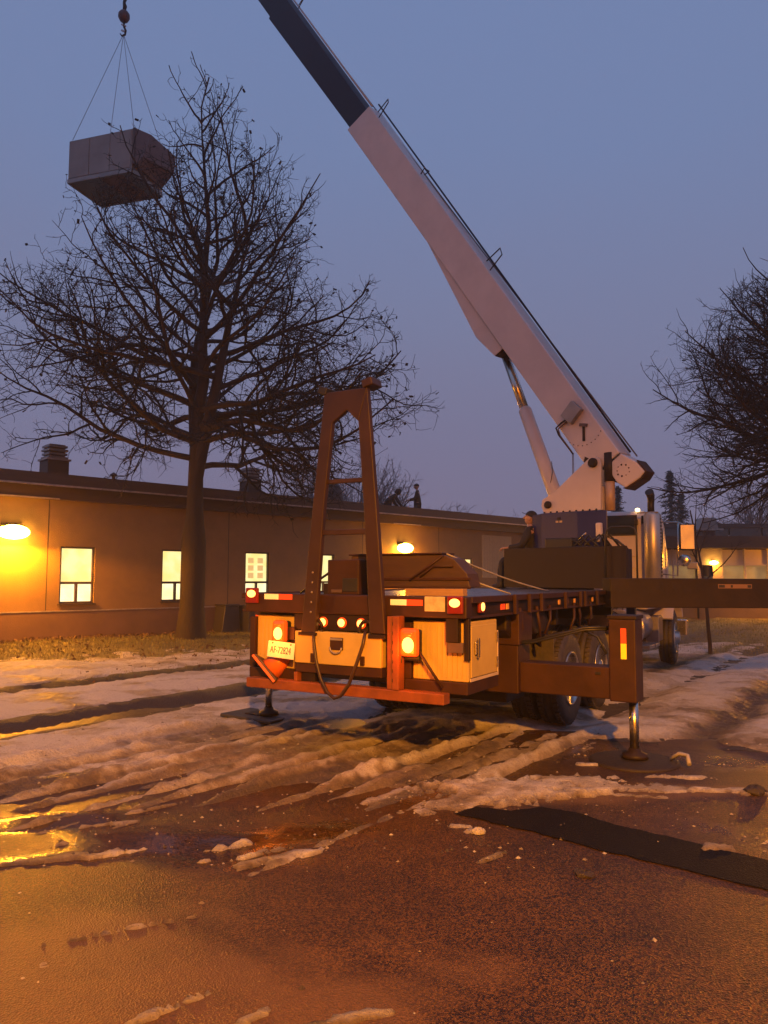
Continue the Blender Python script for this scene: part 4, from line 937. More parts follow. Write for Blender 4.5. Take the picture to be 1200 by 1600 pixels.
# suspension and wheels
tyre_prof = [(-.135, .30), (-.14, .36), (-.145, .45), (-.125, .505), (-.10, .520), (-.055, .522), (-.05, .510), (-.035, .510), (-.03, .523), (.03, .523), (.035, .510), (.05, .510), (.055, .522), (.10, .520), (.125, .505), (.145, .45), (.14, .36), (.135, .30)]
def wheel(v, u, s, name='wheel', steer=0, front=False):
    e_ = bpy.data.objects.new(name, None); C.objects.link(e_); e_.parent = truck; e_.location = (v, u, .522); e_.rotation_euler = (0, 0, steer); e_.empty_display_size = .2
    mb = MB(); mb.lathe((0, 0, 0), (1, 0, 0), tyre_prof, 44)
    # tread blocks
    for k in range(52):
        a = 2 * math.pi * k / 52
        for y0 in (-.115, .062):
            M_ = Matrix.Rotation(a, 4, 'X'); q_ = MB(M_); q_.box(y0, y0 + .055, -.019, .019, .510, .531); mb.add(q_.v, q_.f)
    obj('tyre', mb, rubber, e_)
    o_ = s
    if front: prof = [(.10, .305), (.145, .30), (.15, .285), (.115, .275), (.10, .2), (.14, .15), (.15, .12), (.21, .11), (.225, .04), (.225, 0)]
    else: prof = [(.135, .305), (.150, .30), (.145, .285), (.10, .275), (.045, .255), (.02, .2), (.015, .15), (.07, .135), (.12, .12), (.15, .08), (.155, 0)]
    mb = MB(); mb.lathe((0, 0, 0), (s, 0, 0), prof, 32); obj('rim', mb, alloy, e_)
    mb = MB()
    for k in range(10):
        a = 2 * math.pi * k / 10; mb.lathe(((.11 if front else .015) * s, .165 * math.cos(a), .165 * math.sin(a)), (s, 0, 0), [(0, .015), (.04, .013)], 6)
    obj('wheel_nuts', mb, chrome, e_)['kind'] = 'stuff'
for u in (2.3, 3.62):
    for s in (1, -1):
        wheel(s * 1.085, u, s); wheel(s * .775, u, s)
    T('axle', dark_steel, [(-.8, u, .522), (.8, u, .522)], .09, 12)
    mb = MB(); mb.ball((0, u, .522), .22, .2, .22, 16, 10); obj('axle_housing', mb, dark_steel, truck)
P('leaf_spring', dark_steel, [(.42, .5, 2.0, 3.9, .62, .76)], .01); P('leaf_spring', dark_steel, [(-.5, -.42, 2.0, 3.9, .62, .76)], .01)
wheel(1.03, 9.5, 1, 'front_wheel', rad(4), True); wheel(-1.03, 9.5, -1, 'front_wheel', rad(4), True)
T('front_axle', dark_steel, [(-1, 9.5, .48), (1, 9.5, .48)], .07, 10)
P('mud_flap', rubber, [(.62, 1.24, 1.60, 1.615, .42, 1.05)], .003); P('mud_flap', rubber, [(-1.24, -.62, 1.60, 1.615, .42, 1.05)], .003)
P('lower_frame_box', dark_steel, [(-.55, .95, .95, 1.5, .40, .60)], .01)
# tanks, steps
mb = MB(); mb.lathe((.86, 5.15, .83), (0, 1, 0), [(0, .24), (.02, .33), (.04, .345), (1.3, .345), (1.34, .32), (1.36, .2)], 28); tk = obj('fuel_tank', mb, mat('fuel_tank_metal', (.42, .36, .33), .35, metal=.5, var=.3), truck)
for u in (5.4, 6.2):
    mb = MB(); mb.lathe((.86, u, .83), (0, 1, 0), [(0, .353), (.05, .353)], 28); obj('tank_strap', mb, chrome, tk)
mb = MB(); mb.lathe((.86, 6.9, .86), (0, 1, 0), [(0, .22), (.02, .26), (.7, .26), (.72, .2)], 24); obj('air_cylinder', mb, galv, truck)
P('cab_step', galv, [(.95, 1.22, 6.75, 7.15, .50, .56), (.95, 1.22, 7.25, 7.6, .50, .56), (.98, 1.2, 7.62, 7.68, .5, 1.0)], .008); P('battery_box', galv_dark, [(.75, 1.15, 7.7, 8.3, .55, 1.0)], .02)
# cab
CABM = white_paint
mb = MB(); mb.prism([(7.32, 1.12), (7.32, 2.72), (7.42, 2.86), (8.75, 2.86), (9.0, 2.72), (9.35, 2.0), (9.35, 1.12)], -1.10, 1.10, 'yz'); cab = obj('cab', mb, CABM, truck, .07)
mb = MB(); mb.prism([(9.36, .95), (9.36, 1.95), (10.7, 1.72), (10.95, 1.5), (10.95, .95)], -.85, .85, 'yz'); obj('hood', mb, CABM, truck, .06)
for s in (-1, 1):
    mb = MB(); pf = [(9.5 + .70 * math.cos(a), .55 + .76 * math.sin(a)) for a in [math.pi * (.16 + .68 * k / 10) for k in range(11)]]; pf += [(9.5 + .64 * math.cos(a), .55 + .70 * math.sin(a)) for a in [math.pi * (.16 + .68 * k / 10) for k in range(10, -1, -1)]]
    mb.prism(pf, *( (.86, 1.22) if s > 0 else (-1.22, -.86)), 'yz'); obj('fender', mb, CABM, truck, .01)
P('front_bumper', chrome, [(-1.15, 1.15, 11.0, 11.15, .45, .8)], .03); P('grille', galv_dark, [(-.6, .6, 10.952, 10.99, .85, 1.5)], .01)
for s in (-1, 1):
    mb = MB(); mb.lathe((s * .9, 10.72, 1.15), (0, 1, 0), [(0, .05), (.05, .12), (.22, .13), (.25, .11)], 20); obj('headlight', mb, chrome, truck)
wn = P('rear_window', glass_dark, [(.33, .90, 7.300, 7.318, 2.45, 2.75)], .05, cab); P('window_seal', black_part, [(.29, .94, 7.306, 7.319, 2.42, 2.78)], .05, cab)
P('rear_window', glass_dark, [(-.90, -.33, 7.300, 7.318, 2.38, 2.76)], .05, cab)
P('cab_rib', CABM, [(.30, .95, 7.302, 7.318, 2.05, 2.075), (.30, .95, 7.302, 7.318, 1.85, 1.875)], .004, cab)
P('side_window', glass_dark, [(1.101, 1.112, 7.75, 8.75, 2.05, 2.62)], .03, cab); P('side_window', glass_dark, [(-1.112, -1.101, 7.75, 8.75, 2.05, 2.62)], .03, cab)
P('door_seam', black_part, [(1.101, 1.106, 7.62, 7.635, 1.2, 2.7)], 0, cab); P('door_seam', black_part, [(1.101, 1.106, 9.0, 9.015, 1.2, 2.3)], 0, cab)
mb = MB(); mb.prism([(9.03, 2.68), (9.33, 2.05), (9.345, 2.06), (9.045, 2.69)], -.95, .95, 'yz'); obj('windshield', mb, glass_dark, cab)
P('visor', CABM, [(-1.0, 1.0, 9.0, 9.22, 2.72, 2.75)], .01, cab)
mb = MB(); mb.ball((.93, 7.42, 2.875), .045, .06, .035, 12, 8); obj('clearance_lamp', mb, mat('clearance_lamp_lit', (.9, .7, .4), .3, var=0, emit=(1, .72, .32), est=3.5), cab)
P('cab_bracket', black_part, [(1.02, 1.10, 7.26, 7.30, 2.62, 2.76), (.9, .96, 7.26, 7.30, 2.6, 2.7)], .01, cab)
# exhaust stack with heat shield
mb = MB(); mb.lathe((1.24, 7.10, 1.45), (0, 0, 1), [(0, .07), (0.02, .145), (1.30, .145), (1.34, .11), (1.36, .06)], 28); ex_ = obj('exhaust_shield', mb, mat('brushed_shield', (.55, .50, .45), .42, metal=.8, var=.2, scale=6), truck)
mb = MB()
for j in range(20):
    for k in range(3):
        a = rad(-18 + k * 15); q_ = MB(Matrix.Translation((1.24, 7.10, 1.52 + j * .06)) @ Matrix.Rotation(a, 4, 'Z')); q_.box(.1445, .1475, -.009, .009, 0, .035); mb.add(q_.v, q_.f)
o = obj('shield_holes', mb, black_part, ex_); o['kind'] = 'stuff'
mb = MB(); mb.tube([(1.22, 7.10, 2.8), (1.22, 7.10, 2.92), (1.225, 7.10, 3.0), (1.23, 7.06, 3.08), (1.22, 6.98, 3.14)], [.058, .058, .058, .066, .072], 16); obj('exhaust_tip', mb, black_part, truck)
P('grab_rail_bracket', galv, [(1.0, 1.35, 7.0, 7.05, 2.78, 2.80)], .004)
# mirror on the right
T('mirror_arm', chrome, [(1.14, 8.5, 2.72), (1.45, 8.35, 2.70), (1.62, 8.30, 2.62)], .014, 8); T('mirror_arm', chrome, [(1.14, 8.5, 1.75), (1.42, 8.35, 1.72), (1.46, 8.32, 2.68)], .016, 8)
mr = P('mirror', black_part, [(-.13, .13, -.05, .04, -.24, .24)], .04)
P('mirror_glass', mat('mirror_glass', (.45, .38, .3), .5, metal=1, var=.02), [(-.115, .115, -.058, -.050, -.22, .22)], .03, mr)
mr.location = (1.61, 8.31, 2.42); mr.rotation_euler = (rad(-4), 0, rad(12.6))
mb = MB(); mb.lathe((1.56, 8.30, 2.0), (0, -1, 0), [(0, .06), (.03, .11), (.05, .105), (.07, .06), (.075, .002)], 20); obj('convex_mirror', mb, chrome, truck)
P('mirror_lamp', galv, [(1.60, 1.78, 8.26, 8.34, 1.84, 1.97)], .02)
# headache frame and handrail
P('frame_post', navy_paint, [(1.30, 1.42, 4.75, 4.87, 1.0, 1.62)], .01)
T('handrail', black_part, [(.99, 4.88, 1.52), (.99, 4.88, 2.30), (1.02, 4.88, 2.38), (1.08, 4.88, 2.42), (1.34, 4.88, 2.42), (1.41, 4.88, 2.39), (1.44, 4.88, 2.32), (1.44, 4.88, 1.52)], .014, 8)
for v in (1.26, 1.34): T('grey_hose', mat('pale_hose', (.35, .3, .28), .5), [(v, 4.82, 1.62), (v - .03, 4.80, 1.45), (v - .10, 4.78, 1.22)], .011, 6)
for (v, u, z) in ((1.28, 4.70, 1.64), (1.24, 4.9, 1.60)): 
    mb = MB(); mb.ball((v, u, z), .018, .018, .018, 10, 6); obj('marker_bead', mb, lens_on if z > 1.62 else lens_mid, truck)

# ---- crane superstructure; turret frame: a along the boom's heading, off toward the viewer
TC = Vector((0, 6.0, 0))
Aw = Vector((-.7071, .7071, 0)); Nw = Vector((-.7071, -.7071, 0))
RzI = Matrix.Rotation(rad(30), 3, 'Z')
Al = RzI @ Aw; Nl = RzI @ Nw
TM = Matrix(((Al.x, Nl.x, 0, TC.x), (Al.y, Nl.y, 0, TC.y), (Al.z, Nl.z, 1, 0), (0, 0, 0, 1)))   # (a, off, z) -> truck
def TB(name, m, boxes, bevel=.008, parent=None):
    mb = MB(TM)
    for b in boxes: mb.box(*b)
    return obj(name, mb, m, parent or truck, bevel)
def TP(name, m, poly, lo, hi, bevel=.01, parent=None):
    mb = MB(TM); mb.prism(poly, lo, hi, 'xz'); return obj(name, mb, m, parent or truck, bevel)
def TT(name, m, pts, r, sides=10, parent=None):
    mb = MB(TM); mb.tube(pts, r, sides); return obj(name, mb, m, parent or truck)
mb = MB(TM); mb.lathe((0, 0, 1.1), (0, 0, 1), [(0, .5), (.85, .5), (.86, .62), (.98, .62)], 36); obj('slewing_pedestal', mb, dark_steel, truck)
mb = MB(TM); mb.prism([(.10, .45), (-.56, .45), (-1.02, .34), (-.62, -.10), (-.30, -.40), (.10, -.45), (.45, -.2), (.45, .2)], 2.08, 2.72, 'xy'); tb = obj('turret_base', mb, blue_paint, truck, .012)
TB('turret_latch', dark_steel, [(-.26, -.20, .452, .462, 2.60, 2.64)], .003, tb); TB('turret_label', mat('pale_label', (.6, .45, .25), .5), [(-.29, -.24, .452, .457, 2.555, 2.585), (-.22, -.17, .452, .457, 2.555, 2.585)], 0, tb)
tri = [(-.93, 2.725), (-.96, 3.42), (-.93, 3.52), (-.84, 3.585), (-.75, 3.57), (-.66, 3.50), (-.11, 3.09), (.11, 2.94), (.14, 2.84), (.10, 2.725)]
tri_up = [(-.93, 2.725), (-.95, 3.42), (-.92, 3.53), (-.84, 3.585), (-.76, 3.565), (-.66, 3.49), (-.11, 3.07), (.13, 2.95), (.15, 2.85), (.10, 2.725)]
TP('turret_side_plate', white_paint, tri_up, .33, .38, .006)
TP('turret_side_plate', white_paint, [(-.50, 2.725), (-.93, 3.42), (-.92, 3.53), (-.84, 3.585), (-.76, 3.565), (-.66, 3.49), (-.11, 3.07), (.13, 2.95), (.10, 2.725)], -.20, -.15, .006)
TB('turret_web', white_paint, [(-.93, -.88, .05, .328, 2.725, 3.1)], .01)
mb = MB(TM); mb.lathe((-1.02, .24, 2.72), (0, 0, 1), [(0, .075), (.45, .075)], 16); obj('turret_column', mb, mat('lamplit_column', (.50, .34, .22), .4), truck)  # lower post is tan: orange lamp light put into its colour
mb = MB(TM); mb.lathe((-1.02, .24, 3.172), (0, 0, 1), [(0, .085), (.45, .085)], 16); obj('turret_column_top', mb, dark_steel, truck)
for (a, z, r0) in ((-.82, 3.47, .075), (.01, 2.86, .06)):
    mb = MB(TM); mb.lathe((a, -.42, z), (0, 1, 0), [(0, r0), (.84, r0), (.845, r0 * .6)], 20); obj('pivot_pin', mb, dark_steel, truck)
for k in range(9):
    mb = MB(TM); mb.lathe((-.86 + k * .118, .382, 2.735), (0, 1, 0), [(0, .017), (.014, .014)], 8); obj('bolt', mb, black_part, truck)
# boom
bd = Vector((5.65, 8.10)).normalized()     # direction (a, z)
main = [(5.12, 11.48), (4.42, 11.70), (-1.24, 3.58), (-.98, 3.42), (-.60, 3.50), (-.55, 3.58), (-.09, 4.22), (.90, 5.53), (1.56, 6.47), (2.82, 8.26), (3.72, 9.54)]
main = [(5.12, 11.48), (4.42, 11.72), (-1.22, 3.60), (-.96, 3.42), (-.86, 3.42), (-.58, 3.52), (5.12, 11.48)][:-1]
boom = TP('boom_base_section', white_paint, main, -.10, .29, .02)
TP('boom_heel', white_paint, [(-1.235, 3.585), (-1.47, 3.44), (-1.62, 3.27), (-1.54, 3.18), (-1.30, 3.05), (-1.16, 3.14), (-.975, 3.405)], -.02, .285, .02, boom)
TP('heel_edge_plate', brown_steel, [(-1.475, 3.46), (-1.50, 3.46), (-1.64, 3.275), (-1.56, 3.165), (-1.31, 3.025), (-1.24, 3.05), (-1.30, 3.065), (-1.545, 3.19), (-1.61, 3.27)], -.01, .27, .006, boom)
TP('boom_underside_pad', dark_steel, [(-.60, 3.51), (-.87, 3.405), (-.88, 3.47), (-.62, 3.60)], .292, .298, .002, boom)
TP('cylinder_bracket', white_paint, [(2.84, 8.27), (1.02, 5.72), (1.20, 5.62), (1.62, 6.05)], -.05, .22, .01, boom)
TP('bracket_end', dark_steel, [(1.02, 5.70), (1.19, 5.61), (1.27, 5.71), (1.06, 5.80)], -.21, .21, .01, boom)
TP('boom_second_section', navy_paint, [(8.16, 15.72), (5.06, 11.50), (4.52, 11.68), (7.62, 16.10)], -.06, .255, .012)
TP('boom_third_section', navy_paint, [(12.2, 21.46), (8.10, 15.70), (7.64, 16.02), (11.75, 21.78)], -.02, .22, .012)
TP('boom_tip_section', navy_paint, [(14.75, 25.08), (12.18, 21.47), (11.80, 21.74), (14.37, 25.35)], -.165, .165, .01)
ax = bd; nx = Vector((-bd.y, bd.x))       # nx points up and back
def on(a0, z0, s, h): return (a0 + bd.x * s - bd.y * h, z0 + bd.y * s + bd.x * h)
TB('section_cap', white_paint, [(0, 0, 0, 0, 0, 0)], 0, boom) if False else None
TT('telescope_cable', navy_paint, [(4.42 - .10, .10, 11.72 + .07), (-1.30, .10, 3.62)], .018, 8)
TT('hoist_cable', rope_m, [(-1.36, .0, 3.56), (14.35, 0, 25.62)], .012, 6)
TT('light_cover_strip', mat('pale_strip', (.55, .56, .6), .4), [(4.50, .12, 11.82), (8.0, .12, 16.8), (12.0, .1, 22.35)], .022, 6)
# boom head with sheaves
tip = (14.56, 25.2)
TP('boom_head', navy_paint, [(14.3, 24.7), (14.1, 25.15), (14.5, 25.7), (15.05, 25.55), (15.1, 25.0), (14.75, 24.75)], -.19, .19, .02)
for o_ in (-.08, .08):
    mb = MB(TM); mb.lathe((14.85, o_ - .03, 25.2), (0, 1, 0), [(0, .22), (.02, .24), (.03, .21), (.04, .24), (.06, .22)], 24); obj('sheave', mb, dark_steel, truck)
# rope guides standing on top of the boom
for (a0, z0, kk) in ((4.15, 11.35, 1), (6.95, 15.32, 0), (1.26, 7.20, 1), (2.95, 9.65, 2)):
    u_, w_ = Vector((bd.x, bd.y)), Vector((-bd.y, bd.x)); b_ = Vector((a0, z0))
    L_, hh_ = (.34, .34) if kk != 2 else (.08, .12)
    p1, p2, p3, p4 = b_, b_ + w_ * hh_ + u_ * .04, b_ + w_ * hh_ + u_ * (L_ - .05), b_ + u_ * L_
    TT('rope_guide', dark_steel, [(p1.x, .26, p1.y), (p2.x, .24, p2.y), (p3.x, .10, p3.y), (p4.x, .10, p4.y)], .012, 6)
# details on the boom side
rc = math.atan2(bd.y, bd.x)
def boxrot(name, m, a, z, w, h, d, ang, bevel=.006):
    M_ = TM @ Matrix.Translation((a, .292, z)) @ Matrix.Rotation(-ang, 4, 'Y'); mb = MB(M_); mb.box(-w / 2, w / 2, 0, d, -h / 2, h / 2); return obj(name, mb, m, boom, bevel)
boxrot('junction_box', galv, -.43, 4.33, .24, .30, .10, rc - rad(12))
boxrot('angle_pointer', dark_steel, -.61, 3.98, .045, .26, .012, 0, .003); boxrot('pointer_clip', galv_dark, -.61, 4.11, .14, .05, .03, rad(10), .004)
for k in range(9):
    a = rad(205 + k * 13); mb = MB(TM); mb.lathe((-.58 + .36 * math.cos(a), .291, 4.12 + .34 * math.sin(a)), (0, 1, 0), [(0, .010), (.003, .009)], 8); obj('scale_mark', mb, dark_steel, boom)
rr_ = random.Random(4)
for k in range(9):
    a = k * .7; mb = MB(TM); mb.lathe((-1.27 + .10 * math.cos(a) + rr_.gauss(0, .01), .2855, 3.32 + .09 * math.sin(a)), (0, 1, 0), [(0, rr_.uniform(.008, .018)), (.004, .008)], 7); obj('worn_mark', mb, brown_steel, boom)
TB('heel_seam', black_part, [(0, .001, 0, .001, 0, .001)], 0) if False else None
TP('heel_seam', black_part, [(-1.235, 3.60), (-1.22, 3.575), (-.955, 3.405), (-.975, 3.43)], .291, .296, .001, boom)
TT('boom_hose', dark_steel, [(-.33, .31, 4.25), (-.22, .32, 4.20), (-.12, .33, 4.12), (-.17, .33, 4.0), (-.38, .32, 3.72), (-.42, .31, 3.66)], .014, 6, boom)
TT('boom_hose', galv_dark, [(-.33, .31, 4.21), (-.24, .32, 4.16), (-.16, .33, 4.10), (-.20, .33, 3.98), (-.40, .32, 3.70)], .012, 6, boom)
for a in (-.40, -.42): TT('hanging_cord', rope_m, [(a, .3, 3.68), (a, .3, 3.3), (a + .03, .3, 2.95)], .006, 5)
TT('heel_link', dark_steel, [(-1.08, .2, 3.28), (-1.32, .2, 3.18)], .018, 6); TT('heel_link', dark_steel, [(-1.06, .2, 3.18), (-1.32, .2, 3.10)], .014, 6); TT('heel_link', dark_steel, [(-1.06, .2, 3.22), (-1.25, .2, 3.30)], .014, 6)
# lift cylinder
c0 = Vector((.04, 0, 2.86)); c1 = Vector((1.14, 0, 5.70)); cd_ = (c1 - c0).normalized()
mb = MB(TM); mb.lathe(c0, cd_, [(0, .10), (.05, .115), (1.86, .115), (1.88, .10), (1.90, .09)], 24); obj('lift_cylinder', mb, white_paint, truck)
mb = MB(TM); mb.lathe(c0 + cd_ * 1.90, cd_, [(0, .078), (1.08, .078)], 20); obj('lift_rod', mb, chrome, truck)
mb = MB(TM); mb.lathe(c1 + Vector((0, -.16, 0)), (0, 1, 0), [(0, .09), (.32, .09)], 18); obj('rod_eye', mb, dark_steel, truck)
TT('antenna', black_part, [(.16, .1, 3.2), (.10, .1, 3.45), (.12, .1, 3.62)], .006, 5)
# turret skirt, hoses, small parts
TB('turret_skirt', skirt_paint, [(-1.53, .64, .70, .75, 1.515, 2.145)], .006)
TB('skirt_return', skirt_paint, [(-1.53, -1.48, .56, .698, 1.515, 2.10)], .006); TB('skirt_return', skirt_paint, [(.59, .64, .3, .698, 1.515, 2.14)], .006)
TB('skirt_floor', dark_steel, [(-1.47, .58, -.3, .698, 1.52, 1.56)], .004)
TB('valve_bank', black_part, [(-.95, -.35, .48, .66, 1.56, 2.16), (-.55, -.05, .47, .6, 2.0, 2.30)], .02)
rr_ = random.Random(9)
for k in range(9):
    a = rr_.uniform(-1.1, -.1); TT('turret_hose', black_part, [(a, .5, 1.9), (a + rr_.uniform(-.1, .1), .56, 2.2 + rr_.uniform(-.05, .12)), (a - .2, .58, 2.28 + rr_.uniform(-.05, .06)), (a - .35, .52, 2.1)], .018, 6)
TB('pale_cylinder_guard', white_paint, [(-.99, -.90, .42, .50, 2.22, 2.52)], .02)
TT('control_lever', chrome, [(-.60, .56, 2.2), (-.72, .58, 2.32), (-.80, .6, 2.36)], .016, 6)
mb = MB(TM); mb.lathe((-.75, -.1, 2.75), (0, 1, 0), [(0, .0), (.001, .001)], 4)
TB('operator_seat', black_part, [(.50, 1.0, -.25, .25, 1.84, 1.92), (.42, .50, -.25, .25, 1.92, 2.3)], .03); TB('seat_post', dark_steel, [(.6, .8, -.1, .1, 1.5, 1.838)], .01)
TB('operator_platform', dark_steel, [(.46, 1.5, -.4, .4, 1.44, 1.49)], .006)
truck.rotation_euler = (0, rad(.35), rad(-30))

# ------------------------------------------------------------------ things on and around the truck
def place(v, u, z): return truck.matrix_basis @ Vector((v, u, z)) if False else Matrix.Rotation(rad(-30), 4, 'Z') @ Vector((v, u, z)) + T0
def tthing(name, label, cat, v, u, z, rz=0, group=None):
    p = place(v, u, z); return thing(name, label, cat, p, rad(-30) + rz, group)
# steel crate on the deck behind the boom rest
t = tthing('equipment_crate', 'long brown steel-framed crate strapped on the flatbed right behind the boom rest', 'crate', .36, -.10, 1.50)
mb = MB(); mb.prism([(-.62, .075), (-.62, .38), (.40, .375), (.50, .335), (.63, .20), (.66, .075)], 0, .26, 'xz'); obj('crate_body', mb, wood_brown, t, .008)
def Q(name, m, boxes, par, bevel=.004):
    mb = MB()
    for b in boxes: mb.box(*b)
    return obj(name, mb, m, par, bevel)
Q('crate_lid', brown_steel, [(-.64, .38, -.02, .28, .382, .398)], t); Q('crate_band', brown_steel, [(-.63, .67, -.015, -.001, .14, .165), (-.63, .67, -.015, -.001, .06, .08)], t)
mb = MB(); mb.tube([(.05, -.02, .14), (.40, -.02, .37)], .012, 6); obj('crate_brace', mb, brown_steel, t); mb = MB(); mb.tube([(.16, -.02, .17), (.30, -.02, .27), (.50, -.02, .27)], .010, 6); obj('crate_brace', mb, brown_steel, t)
Q('crate_skid', dark_steel, [(.08, .22, -.03, .25, 0, .07), (.42, .52, -.03, .25, 0, .07), (-.6, -.5, 0, .25, 0, .07)], t)
t = tthing('machinery_block', 'dark steel machinery block on the flatbed between the legs of the boom rest', 'machinery', -.38, -.30, 1.50)
Q('block_body', brown_steel, [(-.03, .33, 0, .35, 0, .34)], t, .01); Q('block_step', dark_steel, [(-.09, -.035, .02, .3, 0, .11)], t, .006); Q('block_panel', galv_dark, [(.02, .14, -.008, -.001, .02, .05)], t); Q('block_hatch', black_part, [(.15, .32, -.008, -.001, .03, .16)], t)
mb = MB(); mb.tube([(-.50, .2, .01), (-.10, .1, .20), (.0, .1, .26)], .012, 6); obj('block_stay', mb, dark_steel, t)
t = tthing('timber_block', 'short tan timber block on the deck at the right end of the crate', 'timber', .70, -.35, 1.50)
Q('block', mat('tan_timber', (.36, .21, .10), .7, var=.3, scale=8, aniso=(1, 8, 8)), [(-.22, .36, -.0, .1, 0, .065)], t)
def line(name, label, cat, a, b, r_, group, m=strap_m):
    a, b = place(*a), place(*b); t_ = MB(); n_ = 8
    t_.tube([a.lerp(b, k / n_) - Vector((0, 0, .03 * math.sin(math.pi * k / n_))) for k in range(n_ + 1)], r_, 6); o_ = obj(name, t_, m); tag(o_, label, cat, group); return o_
line('tie_down_line', 'lower pale tie-down line running from the crate top to the flatbed deck', 'tie-down line', (.43, -.10, 1.905), (1.20, .45, 1.51), .008, 'tie-down lines over the flatbed')
line('tie_down_line', 'upper pale tie-down line running from the crate right end to the deck edge', 'tie-down line', (.78, -.08, 1.885), (1.22, 1.55, 1.52), .008, 'tie-down lines over the flatbed')
# traffic cone
t = tthing('traffic_cone', 'orange traffic cone lying tilted on the left end of the orange bumper beam', 'traffic cone', -.80, -.70, .775)
t.rotation_euler = (Matrix.Rotation(rad(-30), 3, 'Z') @ Matrix.Rotation(rad(42), 3, 'Y') @ Matrix.Rotation(rad(-24), 3, 'X')).to_euler()
cone_m = mat('cone_orange', (.75, .16, .03), .35, var=.2)
mb = MB(); mb.lathe((0, 0, .03), (0, 0, 1), [(0, .12), (.22, .06)], 24); obj('cone_body', mb, cone_m, t)
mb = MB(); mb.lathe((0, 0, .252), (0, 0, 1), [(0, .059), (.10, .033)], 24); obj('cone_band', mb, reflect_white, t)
Q('cone_base', rubber, [(-.17, .17, -.15, .15, -.01, .03)], t, .01); Q('base_edge', cone_m, [(-.175, .175, -.16, -.151, -.012, .012)], t)
# outrigger pads
t = tthing('outrigger_pad', 'square dark outrigger pad under the left rear jack, on the snow', 'outrigger pad', -2.06, .73, .02, rad(4), 'pads under the outrigger jacks')
t.rotation_euler = (rad(-2), rad(3), rad(-26)); Q('pad', mat('pad_plastic', (.035, .034, .040), .5, var=.3, scale=5), [(-.36, .36, -.30, .30, 0, .04)], t, .012); Q('pad_plate', dark_steel, [(-.14, .14, -.12, .12, .041, .052)], t)
t = tthing('outrigger_pad', 'dark round outrigger pad under the right rear jack, in wet mud', 'outrigger pad', 2.25, .73, .0, 0, 'pads under the outrigger jacks')
mb = MB(); mb.lathe((0, 0, -.01), (0, 0, 1), [(0, .40), (.028, .39), (.036, .36), (.04, .12)], 40); obj('pad', mb, mat('muddy_pad', (.020, .012, .008), .7, var=.5, scale=9, bump=.4), t); mb = MB(); mb.tube([(.30, .1, .04), (.38, .08, .10), (.46, .03, .10), (.48, -.04, .04)], .02, 6); obj('pad_handle', mb, strap_m, t)
mb = MB(); p = place(3.9 + 1.3, 6.2, 0)
t = thing('outrigger_pad', 'dark square pad under the long front beam jack, right of the picture', 'outrigger pad', (6.3, 10.75, .02), 0, 'pads under the outrigger jacks'); Q('pad', rubber, [(-.5, .5, -.5, .5, 0, .06)], t, .01)
# bins by the wall
bin_m = mat('bin_plastic', (.045, .035, .04), .45, var=.3)
t = thing('litter_bin', 'dark tapered litter bin against the brown wall right of the tree trunk', 'bin', (-4.42, 21.9, .12), rad(45))
mb = MB(); mb.prism([(-.32, 0), (.30, 0), (.24, .78), (-.20, .78)], -.25, .25); obj('bin_body', mb, bin_m, t, .02); mb = MB(); mb.box(-.22, .26, -.27, .27, .781, .83); obj('bin_lid', mb, bin_m, t, .015)
t = thing('equipment_cabinet', 'low dark cabinet against the brown wall beside the tapered litter bin', 'cabinet', (-3.70, 22.2, .12), rad(45))
Q('cabinet_body', bin_m, [(-.36, .36, -.25, .25, 0, .80)], t, .02); Q('cabinet_door', bin_m, [(-.33, -.01, -.266, -.252, .05, .75), (.01, .33, -.266, -.252, .05, .75)], t)
# clods and ice chunks
def lump(name, label, cat, x, y, z, sx_, sy_, sz_, m, seed):
    r_ = random.Random(seed); mb = MB(); mb.ball((0, 0, 0), sx_, sy_, sz_, 12, 8)
    mb.v = [tuple(c * (1 + .35 * (r_.random() - .5)) for c in v) for v in mb.v]; mb.sm = [False] * len(mb.f)
    o_ = obj(name, mb, m); o_.location = (x, y, z); tag(o_, label, cat)
mud_m = mat('mud_clod', (.03, .02, .015), .6, var=.5, scale=30, bump=.5)
x, y = px2g(915, 1368); lump('mud_clod', 'dark mud clod on bare asphalt below the black tar strip', 'mud clod', x, y, .005, .055, .045, .022, mud_m, 1)
x, y = px2g(905, 1362); lump('mud_clod', 'smaller mud crumb touching the dark clod below the tar strip', 'mud clod', x, y, .004, .03, .03, .015, mud_m, 5)
x, y = px2g(1180, 1240); lump('mud_clod', 'dark wet mud clod on a snow patch at the right edge', 'mud clod', x, y, .02, .085, .07, .045, mud_m, 2)
x, y = px2g(748, 1302); lump('ice_chunk', 'small pale chunk of snow left of the black tar strip', 'snow chunk', x, y, .012, .05, .035, .025, snow_m, 3)
x, y = px2g(1055, 1055)

